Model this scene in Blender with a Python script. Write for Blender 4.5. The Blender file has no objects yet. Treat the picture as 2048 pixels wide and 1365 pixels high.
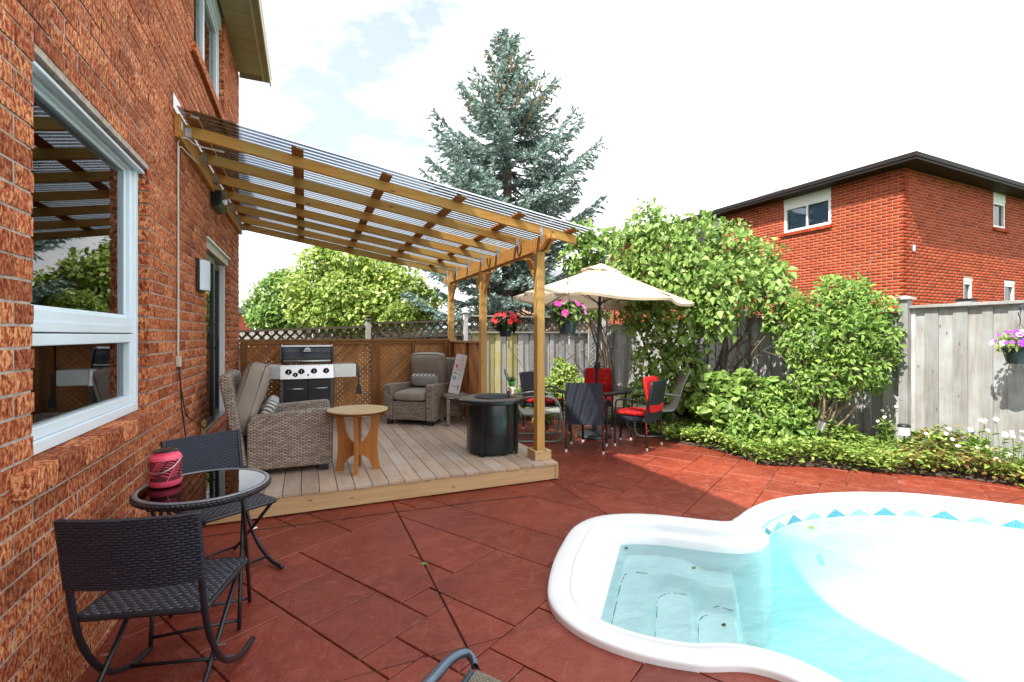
import bpy, math, random
import numpy as np
from mathutils import Vector, Matrix, Euler
from mathutils.geometry import delaunay_2d_cdt
random.seed(7)
RNG = np.random.default_rng(11)
SC = bpy.context.scene
COL = SC.collection
R = math.radians

# ------------------------------------------------------------------ camera
cam = bpy.data.cameras.new('camera')
cam.lens = 16.875; cam.sensor_width = 36; cam.sensor_fit = 'HORIZONTAL'
cam.shift_y = -11.5/2048; cam.clip_end = 2000; cam.clip_start = .05
camo = bpy.data.objects.new('camera', cam); COL.objects.link(camo)
camo.location = (0, 0, 1.5); camo.rotation_euler = (R(90), 0, -math.atan(412/960))
SC.camera = camo

# ------------------------------------------------------------------ sky, sun, exposure
SUN_DIR = Vector((.735, .28, -1)).normalized()
world = bpy.data.worlds.new('World'); SC.world = world; world.use_nodes = True
nt = world.node_tree; nt.nodes.clear()
def wn(t, **k):
    n = nt.nodes.new(t)
    for a, b in k.items(): setattr(n, a, b)
    return n
wo = wn('ShaderNodeOutputWorld'); bg = wn('ShaderNodeBackground'); bg.inputs[1].default_value = .15
sky = wn('ShaderNodeTexSky'); sky.sky_type = 'NISHITA'; sky.sun_disc = False
sky.sun_elevation = math.asin(-SUN_DIR.z); sky.sun_rotation = math.atan2(-SUN_DIR.x, -SUN_DIR.y)
sky.air_density = 1; sky.dust_density = 1.5; sky.ozone_density = 1
tc = wn('ShaderNodeTexCoord'); mp = wn('ShaderNodeMapping'); mp.inputs['Scale'].default_value = (1, 1, 2.2)
mp.inputs['Location'].default_value = (.35, .1, .2); mp.inputs['Rotation'].default_value = (0, 0, R(-28))
no = wn('ShaderNodeTexNoise'); no.inputs['Scale'].default_value = 1.7; no.inputs['Detail'].default_value = 7
no.inputs['Roughness'].default_value = .58
cr = wn('ShaderNodeValToRGB'); cr.color_ramp.elements[0].position = .32; cr.color_ramp.elements[1].position = .45
cr.color_ramp.elements[0].color = (.26, .26, .26, 1); cr.color_ramp.elements[1].color = (1, 1, 1, 1)
mx = wn('ShaderNodeMix'); mx.data_type = 'RGBA'
mx.inputs[7].default_value = (7.8, 7.9, 8.1, 1)          # thin bright cloud
L = nt.links.new
L(tc.outputs['Generated'], mp.inputs[0]); L(mp.outputs[0], no.inputs['Vector']); L(no.outputs['Fac'], cr.inputs[0])
L(cr.outputs[0], mx.inputs[0]); L(sky.outputs[0], mx.inputs[6]); L(mx.outputs[2], bg.inputs[0]); L(bg.outputs[0], wo.inputs[0])
sun = bpy.data.lights.new('sun', 'SUN'); sun.energy = 5.0; sun.angle = R(.53); sun.color = (1, .945, .83)
suno = bpy.data.objects.new('sun', sun); COL.objects.link(suno); suno.location = (-6, -3, 12)
suno.rotation_euler = SUN_DIR.to_track_quat('-Z', 'Y').to_euler()
SC.view_settings.view_transform = 'Standard'; SC.view_settings.look = 'None'
SC.view_settings.exposure = .88; SC.view_settings.gamma = 1
SC.render.engine = 'CYCLES'
SC.cycles.max_bounces = 8; SC.cycles.transparent_max_bounces = 24; SC.cycles.caustics_refractive = False; SC.cycles.caustics_reflective = False

# ------------------------------------------------------------------ helpers
class MB:
    def __init__(s): s.v = []; s.f = []; s.m = []; s.cm = 0
    def add(s, vs, fs):
        o = len(s.v); s.v += [tuple(v) for v in vs]; s.f += [tuple(i+o for i in f) for f in fs]; s.m += [s.cm]*len(fs); return s
    def box(s, c, d, rot=None):
        hx, hy, hz = d[0]/2, d[1]/2, d[2]/2
        vs = [Vector((x, y, z)) for z in (-hz, hz) for y in (-hy, hy) for x in (-hx, hx)]
        if rot is not None: vs = [rot @ v for v in vs]
        c = Vector(c)
        return s.add([v+c for v in vs], [(0,2,3,1),(4,5,7,6),(0,1,5,4),(2,6,7,3),(0,4,6,2),(1,3,7,5)])
    def bb(s, x0, x1, y0, y1, z0, z1):
        return s.box(((x0+x1)/2, (y0+y1)/2, (z0+z1)/2), (x1-x0, y1-y0, z1-z0))
    def bar(s, p0, p1, w, h, up=(0,0,1)):
        p0, p1 = Vector(p0), Vector(p1); d = p1-p0; y = d.normalized(); u = Vector(up)
        x = y.cross(u).normalized(); z = x.cross(y)
        return s.box((p0+p1)/2, (w, d.length, h), Matrix((x, y, z)).transposed())
    def tube(s, pts, r, n=8, closed=False):
        pts = [Vector(p) for p in pts]; k = len(pts)
        rs = r if isinstance(r, (list, tuple)) else [r]*k
        vs = []; fs = []; prev = None
        for i, p in enumerate(pts):
            if closed: t = pts[(i+1) % k]-pts[i-1]
            else: t = pts[min(i+1, k-1)]-pts[max(i-1, 0)]
            if t.length < 1e-9: t = Vector((0,0,1))
            t.normalize()
            if prev is None:
                a = Vector((0,0,1)) if abs(t.z) < .9 else Vector((1,0,0)); nx = t.cross(a).normalized()
            else:
                nx = (prev-t*prev.dot(t));
                nx = nx.normalized() if nx.length > 1e-6 else t.orthogonal().normalized()
            prev = nx; ny = t.cross(nx)
            for j in range(n):
                a = 2*math.pi*j/n; vs.append(p+(nx*math.cos(a)+ny*math.sin(a))*rs[i])
        m = k if closed else k-1
        for i in range(m):
            b = ((i+1) % k)*n
            for j in range(n): fs.append((i*n+j, i*n+(j+1) % n, b+(j+1) % n, b+j))
        if not closed: fs.append(tuple(range(n-1, -1, -1))); fs.append(tuple(range((k-1)*n, k*n)))
        return s.add(vs, fs)
    def lathe(s, prof, n=24, c=(0,0,0), sx=1, sy=1, cap=True):
        vs = []; fs = []; k = len(prof)
        for r, z in prof:
            for j in range(n):
                a = 2*math.pi*j/n; vs.append((c[0]+r*math.cos(a)*sx, c[1]+r*math.sin(a)*sy, c[2]+z))
        for i in range(k-1):
            for j in range(n): fs.append((i*n+j, i*n+(j+1) % n, (i+1)*n+(j+1) % n, (i+1)*n+j))
        if cap: fs.append(tuple(range(n-1, -1, -1))); fs.append(tuple(range((k-1)*n, k*n)))
        return s.add(vs, fs)
    def prism(s, poly, z0, z1):
        n = len(poly)
        return s.add([(x, y, z0) for x, y in poly]+[(x, y, z1) for x, y in poly],
            [tuple(range(n-1, -1, -1)), tuple(range(n, 2*n))]+[(i, (i+1) % n, n+(i+1) % n, n+i) for i in range(n)])
    def slabpoly(s, poly, axis, t0, t1):
        """extrude a 2-D outline along an axis: axis 'x' -> poly is (y,z); 'y' -> poly is (x,z)"""
        n = len(poly)
        f = (lambda t, p: (t, p[0], p[1])) if axis == 'x' else (lambda t, p: (p[0], t, p[1]))
        return s.add([f(t0, p) for p in poly]+[f(t1, p) for p in poly],
            [tuple(range(n-1, -1, -1)), tuple(range(n, 2*n))]+[(i, (i+1) % n, n+(i+1) % n, n+i) for i in range(n)])
    def grid(s, rows, close_u=False, close_v=False):
        k = len(rows); n = len(rows[0]); fs = []
        for i in range(k if close_v else k-1):
            for j in range(n if close_u else n-1):
                a = i*n+j; b = i*n+(j+1) % n; c = ((i+1) % k)*n+(j+1) % n; d = ((i+1) % k)*n+j; fs.append((a, b, c, d))
        return s.add([p for r in rows for p in r], fs)
    def mesh(s, name):
        me = bpy.data.meshes.new(name); me.from_pydata(s.v, [], s.f); me.update(); return me
    def build(s, name, mat, parent=None, smooth=False, bevel=0, kind=None, auto=None, sub=0, fix=True):
        me = s.mesh(name)
        if fix:
            import bmesh
            bm = bmesh.new(); bm.from_mesh(me); bmesh.ops.recalc_face_normals(bm, faces=bm.faces); bm.to_mesh(me); bm.free()
        mats = mat if isinstance(mat, (list, tuple)) else [mat]
        for m in mats: me.materials.append(m)
        if len(mats) > 1: me.polygons.foreach_set('material_index', s.m)
        if smooth: me.polygons.foreach_set('use_smooth', [True]*len(me.polygons))
        o = link(bpy.data.objects.new(name, me), parent)
        if smooth and auto:
            me.set_sharp_from_angle(angle=R(auto))
        if bevel:
            b = o.modifiers.new('bevel', 'BEVEL'); b.width = bevel; b.segments = 2; b.limit_method = 'ANGLE'; b.angle_limit = R(40)
        if sub:
            b = o.modifiers.new('sub', 'SUBSURF'); b.levels = sub; b.render_levels = sub
        if kind: o['kind'] = kind
        return o
def link(o, parent=None):
    COL.objects.link(o)
    if parent is not None: o.parent = parent
    return o
def fast_mesh(name, verts, faces, mat, parent=None, kind=None, smooth=False):
    """verts (N,3) array, faces (M,k) array"""
    verts = np.asarray(verts, dtype=np.float32); faces = np.asarray(faces, dtype=np.int32)
    me = bpy.data.meshes.new(name); k = faces.shape[1]
    me.vertices.add(len(verts)); me.vertices.foreach_set('co', verts.ravel())
    me.loops.add(faces.size); me.loops.foreach_set('vertex_index', faces.ravel())
    me.polygons.add(len(faces)); me.polygons.foreach_set('loop_start', np.arange(0, faces.size, k, dtype=np.int32))
    me.polygons.foreach_set('loop_total', np.full(len(faces), k, dtype=np.int32))
    if smooth: me.polygons.foreach_set('use_smooth', np.ones(len(faces), dtype=bool))
    me.update(calc_edges=True)
    for m in (mat if isinstance(mat, (list, tuple)) else [mat]): me.materials.append(m)
    o = link(bpy.data.objects.new(name, me), parent)
    if kind: o['kind'] = kind
    return o
def tag(o, label, cat, group=None, kind=None):
    o['label'] = label; o['category'] = cat
    if group: o['group'] = group
    if kind: o['kind'] = kind
    return o
def thing(name, label, cat, loc=(0,0,0), rz=0, group=None):
    o = bpy.data.objects.new(name, None); o.empty_display_size = .1; link(o)
    o.location = loc; o.rotation_euler = (0, 0, rz)
    return tag(o, label, cat, group)
def sub(name, parent, loc=(0,0,0), rot=(0,0,0)):
    o = bpy.data.objects.new(name, None); o.empty_display_size = .05; link(o, parent); o.location = loc; o.rotation_euler = rot; return o
def copy_tree(o, parent=None):
    c = o.copy(); COL.objects.link(c); c.parent = parent
    for ch in list(o.children): copy_tree(ch, c)
    return c
def struct(o): o['kind'] = 'structure'; return o
def inst(name, me, parent, loc=(0,0,0), rot=(0,0,0), scale=(1,1,1)):
    o = bpy.data.objects.new(name, me); link(o, parent); o.location = loc; o.rotation_euler = rot; o.scale = scale; return o
def bez(pts, n=8):
    """Catmull-Rom through points"""
    P = [Vector(p) for p in pts]; P = [P[0]*2-P[1]]+P+[P[-1]*2-P[-2]]; out = []
    for i in range(1, len(P)-2):
        for k in range(n):
            t = k/n; a, b, c, d = P[i-1:i+3]
            out.append(.5*((2*b)+(c-a)*t+(2*a-5*b+4*c-d)*t*t+(3*b-a-3*c+d)*t**3))
    out.append(P[-2]); return out
def closed_curve(pts, n=6):
    P = [Vector((p[0], p[1], 0)) for p in pts]; k = len(P); out = []
    for i in range(k):
        a, b, c, d = P[i-1], P[i], P[(i+1) % k], P[(i+2) % k]
        for j in range(n):
            t = j/n; out.append(.5*((2*b)+(c-a)*t+(2*a-5*b+4*c-d)*t*t+(3*b-a-3*c+d)*t**3))
    return [(p.x, p.y) for p in out]
def inpoly(x, y, poly):
    r = False; j = len(poly)-1
    for i in range(len(poly)):
        xi, yi = poly[i]; xj, yj = poly[j]
        if (yi > y) != (yj > y) and x < (xj-xi)*(y-yi)/(yj-yi)+xi: r = not r
        j = i
    return r

# ------------------------------------------------------------------ materials
class NT:
    def __init__(s, name):
        s.mat = bpy.data.materials.new(name); s.mat.use_nodes = True; s.t = s.mat.node_tree; s.t.nodes.clear()
        s.out = s.n('ShaderNodeOutputMaterial')
    def n(s, typ, **k):
        x = s.t.nodes.new(typ)
        for a, b in k.items():
            if a.startswith('i_'):
                x.inputs[a[2:].replace('_', ' ')].default_value = b
            else: setattr(x, a, b)
        return x
    def l(s, a, b): s.t.links.new(a, b)
    def sock(s, v, inp):
        if hasattr(v, 'is_output'): s.l(v, inp)
        else: inp.default_value = v
    def math(s, op, a, b=None, c=None):
        x = s.n('ShaderNodeMath', operation=op); s.sock(a, x.inputs[0])
        if b is not None: s.sock(b, x.inputs[1])
        if c is not None: s.sock(c, x.inputs[2])
        return x.outputs[0]
    def mix(s, f, a, b, blend='MIX'):
        x = s.n('ShaderNodeMix', data_type='RGBA', blend_type=blend)
        s.sock(f, x.inputs[0]); s.sock(c4(a), x.inputs[6]); s.sock(c4(b), x.inputs[7]); return x.outputs[2]
    def ramp(s, f, stops):
        x = s.n('ShaderNodeValToRGB'); e = x.color_ramp.elements
        while len(e) < len(stops): e.new(.5)
        for i, (p, c) in enumerate(stops): e[i].position = p; e[i].color = c4(c)
        s.l(f, x.inputs[0]); return x.outputs[0]
    def pos(s, scale=(1,1,1), kind='pos', rot=(0,0,0)):
        if kind == 'pos': o = s.n('ShaderNodeNewGeometry').outputs['Position']
        else: o = s.n('ShaderNodeTexCoord').outputs['Object' if kind == 'obj' else 'Generated']
        m = s.n('ShaderNodeMapping'); m.inputs['Scale'].default_value = scale; m.inputs['Rotation'].default_value = rot
        s.l(o, m.inputs[0]); return m.outputs[0]
    def noise(s, vec, scale=5, detail=4, rough=.55, dist=0):
        x = s.n('ShaderNodeTexNoise'); x.inputs['Scale'].default_value = scale; x.inputs['Detail'].default_value = detail
        x.inputs['Roughness'].default_value = rough; x.inputs['Distortion'].default_value = dist
        if vec is not None: s.l(vec, x.inputs['Vector'])
        return x.outputs['Fac']
    def bump(s, h, strength=.3, dist=.01, normal=None):
        x = s.n('ShaderNodeBump'); x.inputs['Strength'].default_value = strength; x.inputs['Distance'].default_value = dist
        s.l(h, x.inputs['Height'])
        if normal is not None: s.l(normal, x.inputs['Normal'])
        return x.outputs[0]
    def bsdf(s, col, rough=.6, metal=0, bump=None, spec=.5, coat=0, trans=0):
        b = s.n('ShaderNodeBsdfPrincipled'); s.sock(c4(col), b.inputs['Base Color']); s.sock(rough, b.inputs['Roughness'])
        b.inputs['Metallic'].default_value = metal; b.inputs['Specular IOR Level'].default_value = spec
        b.inputs['Coat Weight'].default_value = coat; b.inputs['Coat Roughness'].default_value = .12
        if bump is not None: s.l(bump, b.inputs['Normal'])
        o = b.outputs[0]
        if trans:
            t = s.n('ShaderNodeBsdfTranslucent'); s.sock(c4(col), t.inputs[0]); m = s.n('ShaderNodeMixShader'); m.inputs[0].default_value = trans
            s.l(o, m.inputs[1]); s.l(t.outputs[0], m.inputs[2]); o = m.outputs[0]
        s.l(o, s.out.inputs[0]); return s.mat
    def rnd(s, island=False):
        return s.n('ShaderNodeNewGeometry').outputs['Random Per Island'] if island else s.n('ShaderNodeObjectInfo').outputs['Random']
def c4(c):
    if isinstance(c, (tuple, list)) and len(c) == 3: return (c[0], c[1], c[2], 1)
    return c
def plain(name, col, rough=.5, metal=0, var=.15, scale=12, bump=0, bs=60, spec=.5, coat=0, kind='obj'):
    t = NT(name); v = t.pos(kind=kind); f = t.noise(v, scale, 5)
    dk = tuple(x*(1-var) for x in col); lt = tuple(min(1, x*(1+var)) for x in col)
    c = t.ramp(f, [(.3, dk), (.7, lt)])
    b = t.bump(t.noise(v, bs, 4), bump, .004) if bump else None
    return t.bsdf(c, rough, metal, b, spec, coat)
def wood(name, c1, c2, axis='y', rough=.7, knots=True, grey=None, island=False, varr=.35, bump=.25, fine=1., kcol=.35):
    """grain stretched along an axis, knots, per-piece tone"""
    t = NT(name); i = 'xyz'.index(axis)
    r = t.rnd(island)
    geo = t.n('ShaderNodeNewGeometry').outputs['Position']
    off = t.n('ShaderNodeVectorMath', operation='SCALE'); cmb = t.n('ShaderNodeCombineXYZ')
    for k in range(3): t.l(r, cmb.inputs[k])
    t.l(cmb.outputs[0], off.inputs[0]); off.inputs['Scale'].default_value = 37.
    ad = t.n('ShaderNodeVectorMath', operation='ADD'); t.l(geo, ad.inputs[0]); t.l(off.outputs[0], ad.inputs[1])
    m = t.n('ShaderNodeMapping'); sc = [18*fine]*3; sc[i] = 1.1*fine; m.inputs['Scale'].default_value = sc; t.l(ad.outputs[0], m.inputs[0])
    g = t.noise(m.outputs[0], 1.6, 6, .6, .6)
    m2 = t.n('ShaderNodeMapping'); sc = [90*fine]*3; sc[i] = 3*fine; m2.inputs['Scale'].default_value = sc; t.l(ad.outputs[0], m2.inputs[0])
    g2 = t.noise(m2.outputs[0], 1.0, 3, .5)
    c = t.ramp(g, [(.25, c1), (.75, c2)])
    c = t.mix(t.math('MULTIPLY', g2, .35), c, tuple(x*.45 for x in c1))
    if grey:
        f = t.noise(ad.outputs[0], 2.2, 5, .6); f = t.math('MULTIPLY', t.ramp(f, [(.42, (0,0,0)), (.68, (1,1,1))]), .75)
        c = t.mix(f, c, grey)
    if knots:
        mk = t.n('ShaderNodeMapping'); sc = [11.]*3; sc[i] = 4.2; mk.inputs['Scale'].default_value = sc; t.l(ad.outputs[0], mk.inputs[0])
        vo = t.n('ShaderNodeTexVoronoi'); vo.inputs['Scale'].default_value = 1.0; t.l(mk.outputs[0], vo.inputs['Vector'])
        k = t.ramp(vo.outputs['Distance'], [(.05, (1,1,1)), (.13, (0,0,0))])
        c = t.mix(t.math('MULTIPLY', k, .8), c, tuple(x*kcol for x in c1))
    v = t.math('ADD', t.math('MULTIPLY', r, varr), 1-varr/2)
    hs = t.n('ShaderNodeHueSaturation'); t.l(c, hs.inputs['Color']); t.l(v, hs.inputs['Value'])
    b = t.bump(t.math('ADD', g, g2), bump, .004)
    return t.bsdf(hs.outputs[0], rough, 0, b, .3)
def wicker(name, dark, light, p=.011, q=.034, rough=.5, var=.5, bumps=.9):
    t = NT(name); tcn = t.n('ShaderNodeTexCoord'); sp = t.n('ShaderNodeSeparateXYZ'); t.l(tcn.outputs['Object'], sp.inputs[0])
    sn = t.n('ShaderNodeSeparateXYZ'); t.l(tcn.outputs['Normal'], sn.inputs[0])
    nx = t.math('GREATER_THAN', t.math('ABSOLUTE', sn.outputs[0]), .707); nz = t.math('GREATER_THAN', t.math('ABSOLUTE', sn.outputs[2]), .707)
    h = t.math('ADD', t.math('MULTIPLY', sp.outputs[1], nx), t.math('MULTIPLY', sp.outputs[0], t.math('SUBTRACT', 1, nx)))
    v = t.math('ADD', t.math('MULTIPLY', sp.outputs[1], nz), t.math('MULTIPLY', sp.outputs[2], t.math('SUBTRACT', 1, nz)))
    v = t.math('ADD', v, t.math('MULTIPLY', t.noise(tcn.outputs['Object'], 14, 3), p*1.6)); row = t.math('FLOOR', t.math('DIVIDE', v, p))
    sv = t.math('ABSOLUTE', t.math('SINE', t.math('MULTIPLY', v, math.pi/p)))
    ph = t.math('ADD', t.math('MULTIPLY', h, math.pi/q), t.math('MULTIPLY', row, math.pi/2))
    sh = t.math('ABSOLUTE', t.math('SINE', ph))
    hh = t.math('MULTIPLY', t.math('POWER', sv, .6), t.math('ADD', .25, t.math('MULTIPLY', sh, .75)))
    cell = t.n('ShaderNodeCombineXYZ'); t.l(t.math('FLOOR', t.math('DIVIDE', ph, math.pi)), cell.inputs[0]); t.l(row, cell.inputs[1])
    wnz = t.n('ShaderNodeTexWhiteNoise'); t.l(cell.outputs[0], wnz.inputs['Vector'])
    lt = t.mix(t.math('MULTIPLY', wnz.outputs[0], var), light, dark)
    c = t.mix(t.ramp(hh, [(.12, (0,0,0)), (.62, (1,1,1))]), tuple(x*.25 for x in dark), lt)
    return t.bsdf(c, rough, 0, t.bump(hh, bumps, p*.45), .4)
def glassmat(name, tint=(.8,.85,.85), ior=1.5, rough=0., alpha_tint=None, refl=(1,1,1), wav=0, base=0):
    t = NT(name); tr = t.n('ShaderNodeBsdfTransparent'); tr.inputs[0].default_value = c4(tint)
    gl = t.n('ShaderNodeBsdfGlossy'); gl.inputs[0].default_value = c4(refl); gl.inputs['Roughness'].default_value = rough
    fr = t.n('ShaderNodeFresnel'); fr.inputs[0].default_value = ior
    if wav:
        bu = t.bump(t.noise(t.pos((1,1,1)), wav, 3, .5), .12, .02); t.l(bu, gl.inputs['Normal']); t.l(bu, fr.inputs['Normal'])
    m = t.n('ShaderNodeMixShader'); f = fr.outputs[0]
    if base: f = t.math('ADD', f, base)
    t.sock(f, m.inputs[0]); t.l(tr.outputs[0], m.inputs[1]); t.l(gl.outputs[0], m.inputs[2]); t.l(m.outputs[0], t.out.inputs[0])
    return t.mat
def leafmat(name, c1, c2, c3=None, trans=.35, rough=.45, spec=.4, island=True):
    t = NT(name); r = t.rnd(island)
    c = t.ramp(r, [(0, c1), (.6, c2), (1, c3 or c2)])
    big = t.noise(t.pos(), 1.6, 3)
    c = t.mix(t.math('MULTIPLY', big, .28), c, c1)
    return t.bsdf(c, rough, 0, None, spec, 0, trans)

M = {}
def brickmat(name, mul=1., island=True):
    t = NT(name); v = t.pos((1, 1, .55)); r = t.rnd(island)
    f1 = t.noise(v, 66, 6, .70, .3); f2 = t.noise(t.pos((1, 1, .6)), 16, 4); f3 = t.noise(t.pos(), 1.1, 3)
    c = t.ramp(f1, [(.39, (.07,.016,.010)), (.45, (.32,.060,.024)), (.505, (.50,.13,.047)), (.57, (.72,.37,.17))])
    c = t.mix(t.ramp(f2, [(.45, (0,0,0)), (.7, (.55,.55,.55))]), c, (.36,.065,.020))
    tone = t.ramp(r, [(0, (.62,.52,.50)), (.3, (.95,.88,.86)), (.7, (1.08,1.1,1.12)), (1, (1.3,1.38,1.42))])
    c = t.mix(1, c, tone, 'MULTIPLY'); c = t.mix(t.math('MULTIPLY', f3, .22), c, (.34,.09,.04))
    b = t.bump(f1, 1., .010); b = t.bump(t.noise(v, 170, 3), .4, .004, b)
    return t.bsdf(c, .88, 0, b, .25)
M['brick'] = brickmat('rustic_brick', island=False); M['brick_i'] = brickmat('rustic_brick_far', island=True)
M['mortar'] = plain('mortar', (.40,.33,.285), .95, var=.3, scale=25, bump=.5, bs=90, kind='pos')
M['white_pvc'] = plain('white_pvc', (.70,.80,.88), .35, var=.05, scale=3)
M['cream'] = plain('cream_aluminium', (.55,.50,.36), .5, var=.08, scale=3)
M['soffit'] = plain('soffit_tan', (.42,.33,.19), .55, var=.1, scale=3)
M['black_metal'] = plain('black_metal', (.012,.014,.018), .35, var=.3, scale=20, bump=.1)
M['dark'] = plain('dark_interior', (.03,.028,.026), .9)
M['steel'] = plain('brushed_steel', (.62,.63,.64), .32, 1, var=.06, scale=40)
M['galv'] = plain('galvanised', (.55,.60,.62), .4, .9, var=.2, scale=60)
M['window_glass'] = glassmat('window_glass', (.86,.9,.89), 1.5, base=.02)
M['white'] = plain('white_paint', (.8,.8,.8), .4, var=.04)
M['lampface'] = plain('frosted_lamp_face', (.62,.70,.78), .3, var=.04)
M['asphalt'] = plain('roof_shingle', (.06,.05,.05), .9, var=.4, scale=30, bump=.5, kind='pos')
M['blind'] = plain('blind_slat', (.85,.85,.80), .5, var=.05)
M['red_conc'] = None
def stampmat(name, joint=False):
    t = NT(name); v = t.pos()
    f1 = t.noise(v, 1.3, 6, .6); f2 = t.noise(v, 9, 7, .68, .8); f3 = t.noise(t.pos((1,1,1), rot=(0,0,.5)), 26, 5, .7)
    if joint:
        c = t.ramp(f2, [(.34, (.05,.016,.013)), (.46, (.14,.045,.038)), (.60, (.34,.19,.16))])
        return t.bsdf(c, .9, 0, None, .2)
    r = t.rnd()
    c = t.ramp(f1, [(.3, (.145,.022,.012)), (.55, (.21,.034,.016)), (.75, (.265,.050,.022))])
    c = t.mix(t.ramp(f2, [(.50, (0,0,0)), (.70, (.75,.75,.75))]), c, (.28,.070,.045))
    c = t.mix(t.ramp(f2, [(.28, (.6,.6,.6)), (.42, (0,0,0))]), c, (.12,.019,.012))
    sp = t.noise(t.pos((1,2.2,1), rot=(0,0,.6)), 60, 3, .6); pt = t.noise(v, 2.1, 4)
    spots = t.math('MULTIPLY', t.ramp(sp, [(.62, (0,0,0)), (.70, (1,1,1))]), t.ramp(pt, [(.44, (0,0,0)), (.60, (1,1,1))]))
    c = t.mix(t.math('MULTIPLY', spots, .75), c, (.46,.30,.27))
    hs = t.n('ShaderNodeHueSaturation'); t.l(c, hs.inputs['Color']); t.l(t.math('ADD', .88, t.math('MULTIPLY', r, .24)), hs.inputs['Value'])
    h = t.math('ADD', t.math('MULTIPLY', f2, .8), t.math('MULTIPLY', f3, .25))
    rg = t.ramp(f2, [(.35, (.36,.36,.36)), (.7, (.62,.62,.62))])
    return t.bsdf(hs.outputs[0], rg, 0, t.bump(h, .8, .016), .45)
M['slab'] = stampmat('stamped_concrete'); M['joint'] = stampmat('stamped_joint', True)
M['saw'] = plain('saw_cut', (.018,.010,.009), .95, kind='pos')
CEDAR = dict(c1=(.30,.125,.035), c2=(.52,.26,.085))
M['ped_x'] = wood('pressure_treated_x', (.46,.205,.045), (.70,.38,.10), 'x', grey=(.44,.33,.11), fine=1.3, kcol=.16)
M['ped_y'] = wood('pressure_treated_y', (.48,.195,.040), (.70,.34,.085), 'y', fine=1.3, kcol=.2)
M['ped_z'] = wood('pressure_treated_z', (.46,.24,.065), (.66,.40,.13), 'z')
M['batten'] = wood('batten_wood', (.30,.12,.035), (.44,.19,.06), 'y')
M['deckb'] = wood('deck_board', (.40,.29,.195), (.56,.43,.315), 'y', grey=(.49,.435,.39), varr=.4, kcol=.3)
M['fascia'] = wood('deck_fascia', (.52,.335,.155), (.66,.47,.26), 'x', varr=.1)
M['fascia_y'] = wood('deck_fascia_side', (.40,.28,.13), (.52,.38,.2), 'y', varr=.1)
M['cedar_x'] = wood('cedar_rail', (.32,.14,.046), (.48,.235,.088), 'x')
M['cedar_y'] = wood('cedar_rail_y', (.27,.11,.034), (.42,.195,.068), 'y')
M['cedar_z'] = wood('cedar_post', (.25,.095,.030), (.40,.175,.058), 'z', knots=False)
M['slat'] = wood('lattice_slat', (.46,.185,.058), (.66,.31,.105), 'z', knots=False, fine=1.5, varr=.5)
M['old_z'] = wood('weathered_fence', (.25,.235,.225), (.43,.425,.425), 'z', grey=(.42,.45,.47), varr=.5, bump=.5)
M['old_x'] = wood('weathered_rail', (.27,.25,.20), (.44,.42,.37), 'x', knots=False, varr=.3)
M['old_dark'] = wood('weathered_dark', (.055,.043,.032), (.125,.10,.075), 'x', knots=False, varr=.5)
M['old_green'] = wood('mossy_fence', (.33,.30,.10), (.55,.50,.20), 'z', varr=.5, grey=(.42,.40,.30))

# ------------------------------------------------------------------ pool outline (metres)
PO = (2.5, 2.13); PU = (.741, -.671); PV = (.671, .741)
def uv2w(u, v): return (PO[0]+u*PU[0]+v*PV[0], PO[1]+u*PU[1]+v*PV[1])
UVPTS = [(-.098,.867),(-.63,.84),(-.99,.69),(-1.16,.42),(-1.19,.05),(-1.175,-.3),(-1.10,-.66),(-.92,-.87),(-.65,-.97),(-.35,-.97),(-.1,-.90),
         (.12,-.98),(.34,-1.28),(.7,-1.68),(1.4,-2.1),(2.6,-2.28),(4,-2.1),(5,-1.4),(5.35,0),(5,1.25),(4.1,1.85),(3.1,2.02),(2.39,2.1),(1.75,2.17),(1.34,2.1),(.93,1.94),(.46,1.63),(.17,1.27),(.02,.98)]
OUT = [uv2w(u, v) for u, v in closed_curve(UVPTS, 8)]          # runs anticlockwise seen from above? fixed below
def area(p): return sum(p[i-1][0]*p[i][1]-p[i][0]*p[i-1][1] for i in range(len(p)))/2
UVC = closed_curve(UVPTS, 8)
if area(OUT) < 0: OUT.reverse(); UVC = UVC[::-1]
NP = len(OUT)
NRM = []
for i in range(NP):
    a, b = OUT[i-2], OUT[(i+2) % NP]; dx, dy = b[0]-a[0], b[1]-a[1]; l = math.hypot(dx, dy); NRM.append((-dy/l, dx/l))   # inward for ccw
def inset(d): return [(OUT[i][0]+NRM[i][0]*d, OUT[i][1]+NRM[i][1]*d) for i in range(NP)]
CUT = inset(.07); WATER = inset(.195); INNER = inset(.19)
CUTE = [(i, (i+1) % NP) for i in range(NP)]
def cdt(pts, edges):
    r = delaunay_2d_cdt([Vector(p) for p in pts], edges, [], 0, 1e-6); return [(p.x, p.y) for p in r[0]], r[2]
def fill_minus_pool(outer, hole):
    n = len(outer); pts = list(outer)+list(hole); e = [(i, (i+1) % n) for i in range(n)]+[(n+i, n+(i+1) % len(hole)) for i in range(len(hole))]
    v, f = cdt(pts, e); out = []
    for t in f:
        x = sum(v[i][0] for i in t)/3; y = sum(v[i][1] for i in t)/3
        if inpoly(x, y, outer) and not inpoly(x, y, hole): out.append(t)
    return v, out
def fill(poly):
    n = len(poly); v, f = cdt(poly, [(i, (i+1) % n) for i in range(n)])
    return v, [t for t in f if inpoly(sum(v[i][0] for i in t)/3, sum(v[i][1] for i in t)/3, poly)]

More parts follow.
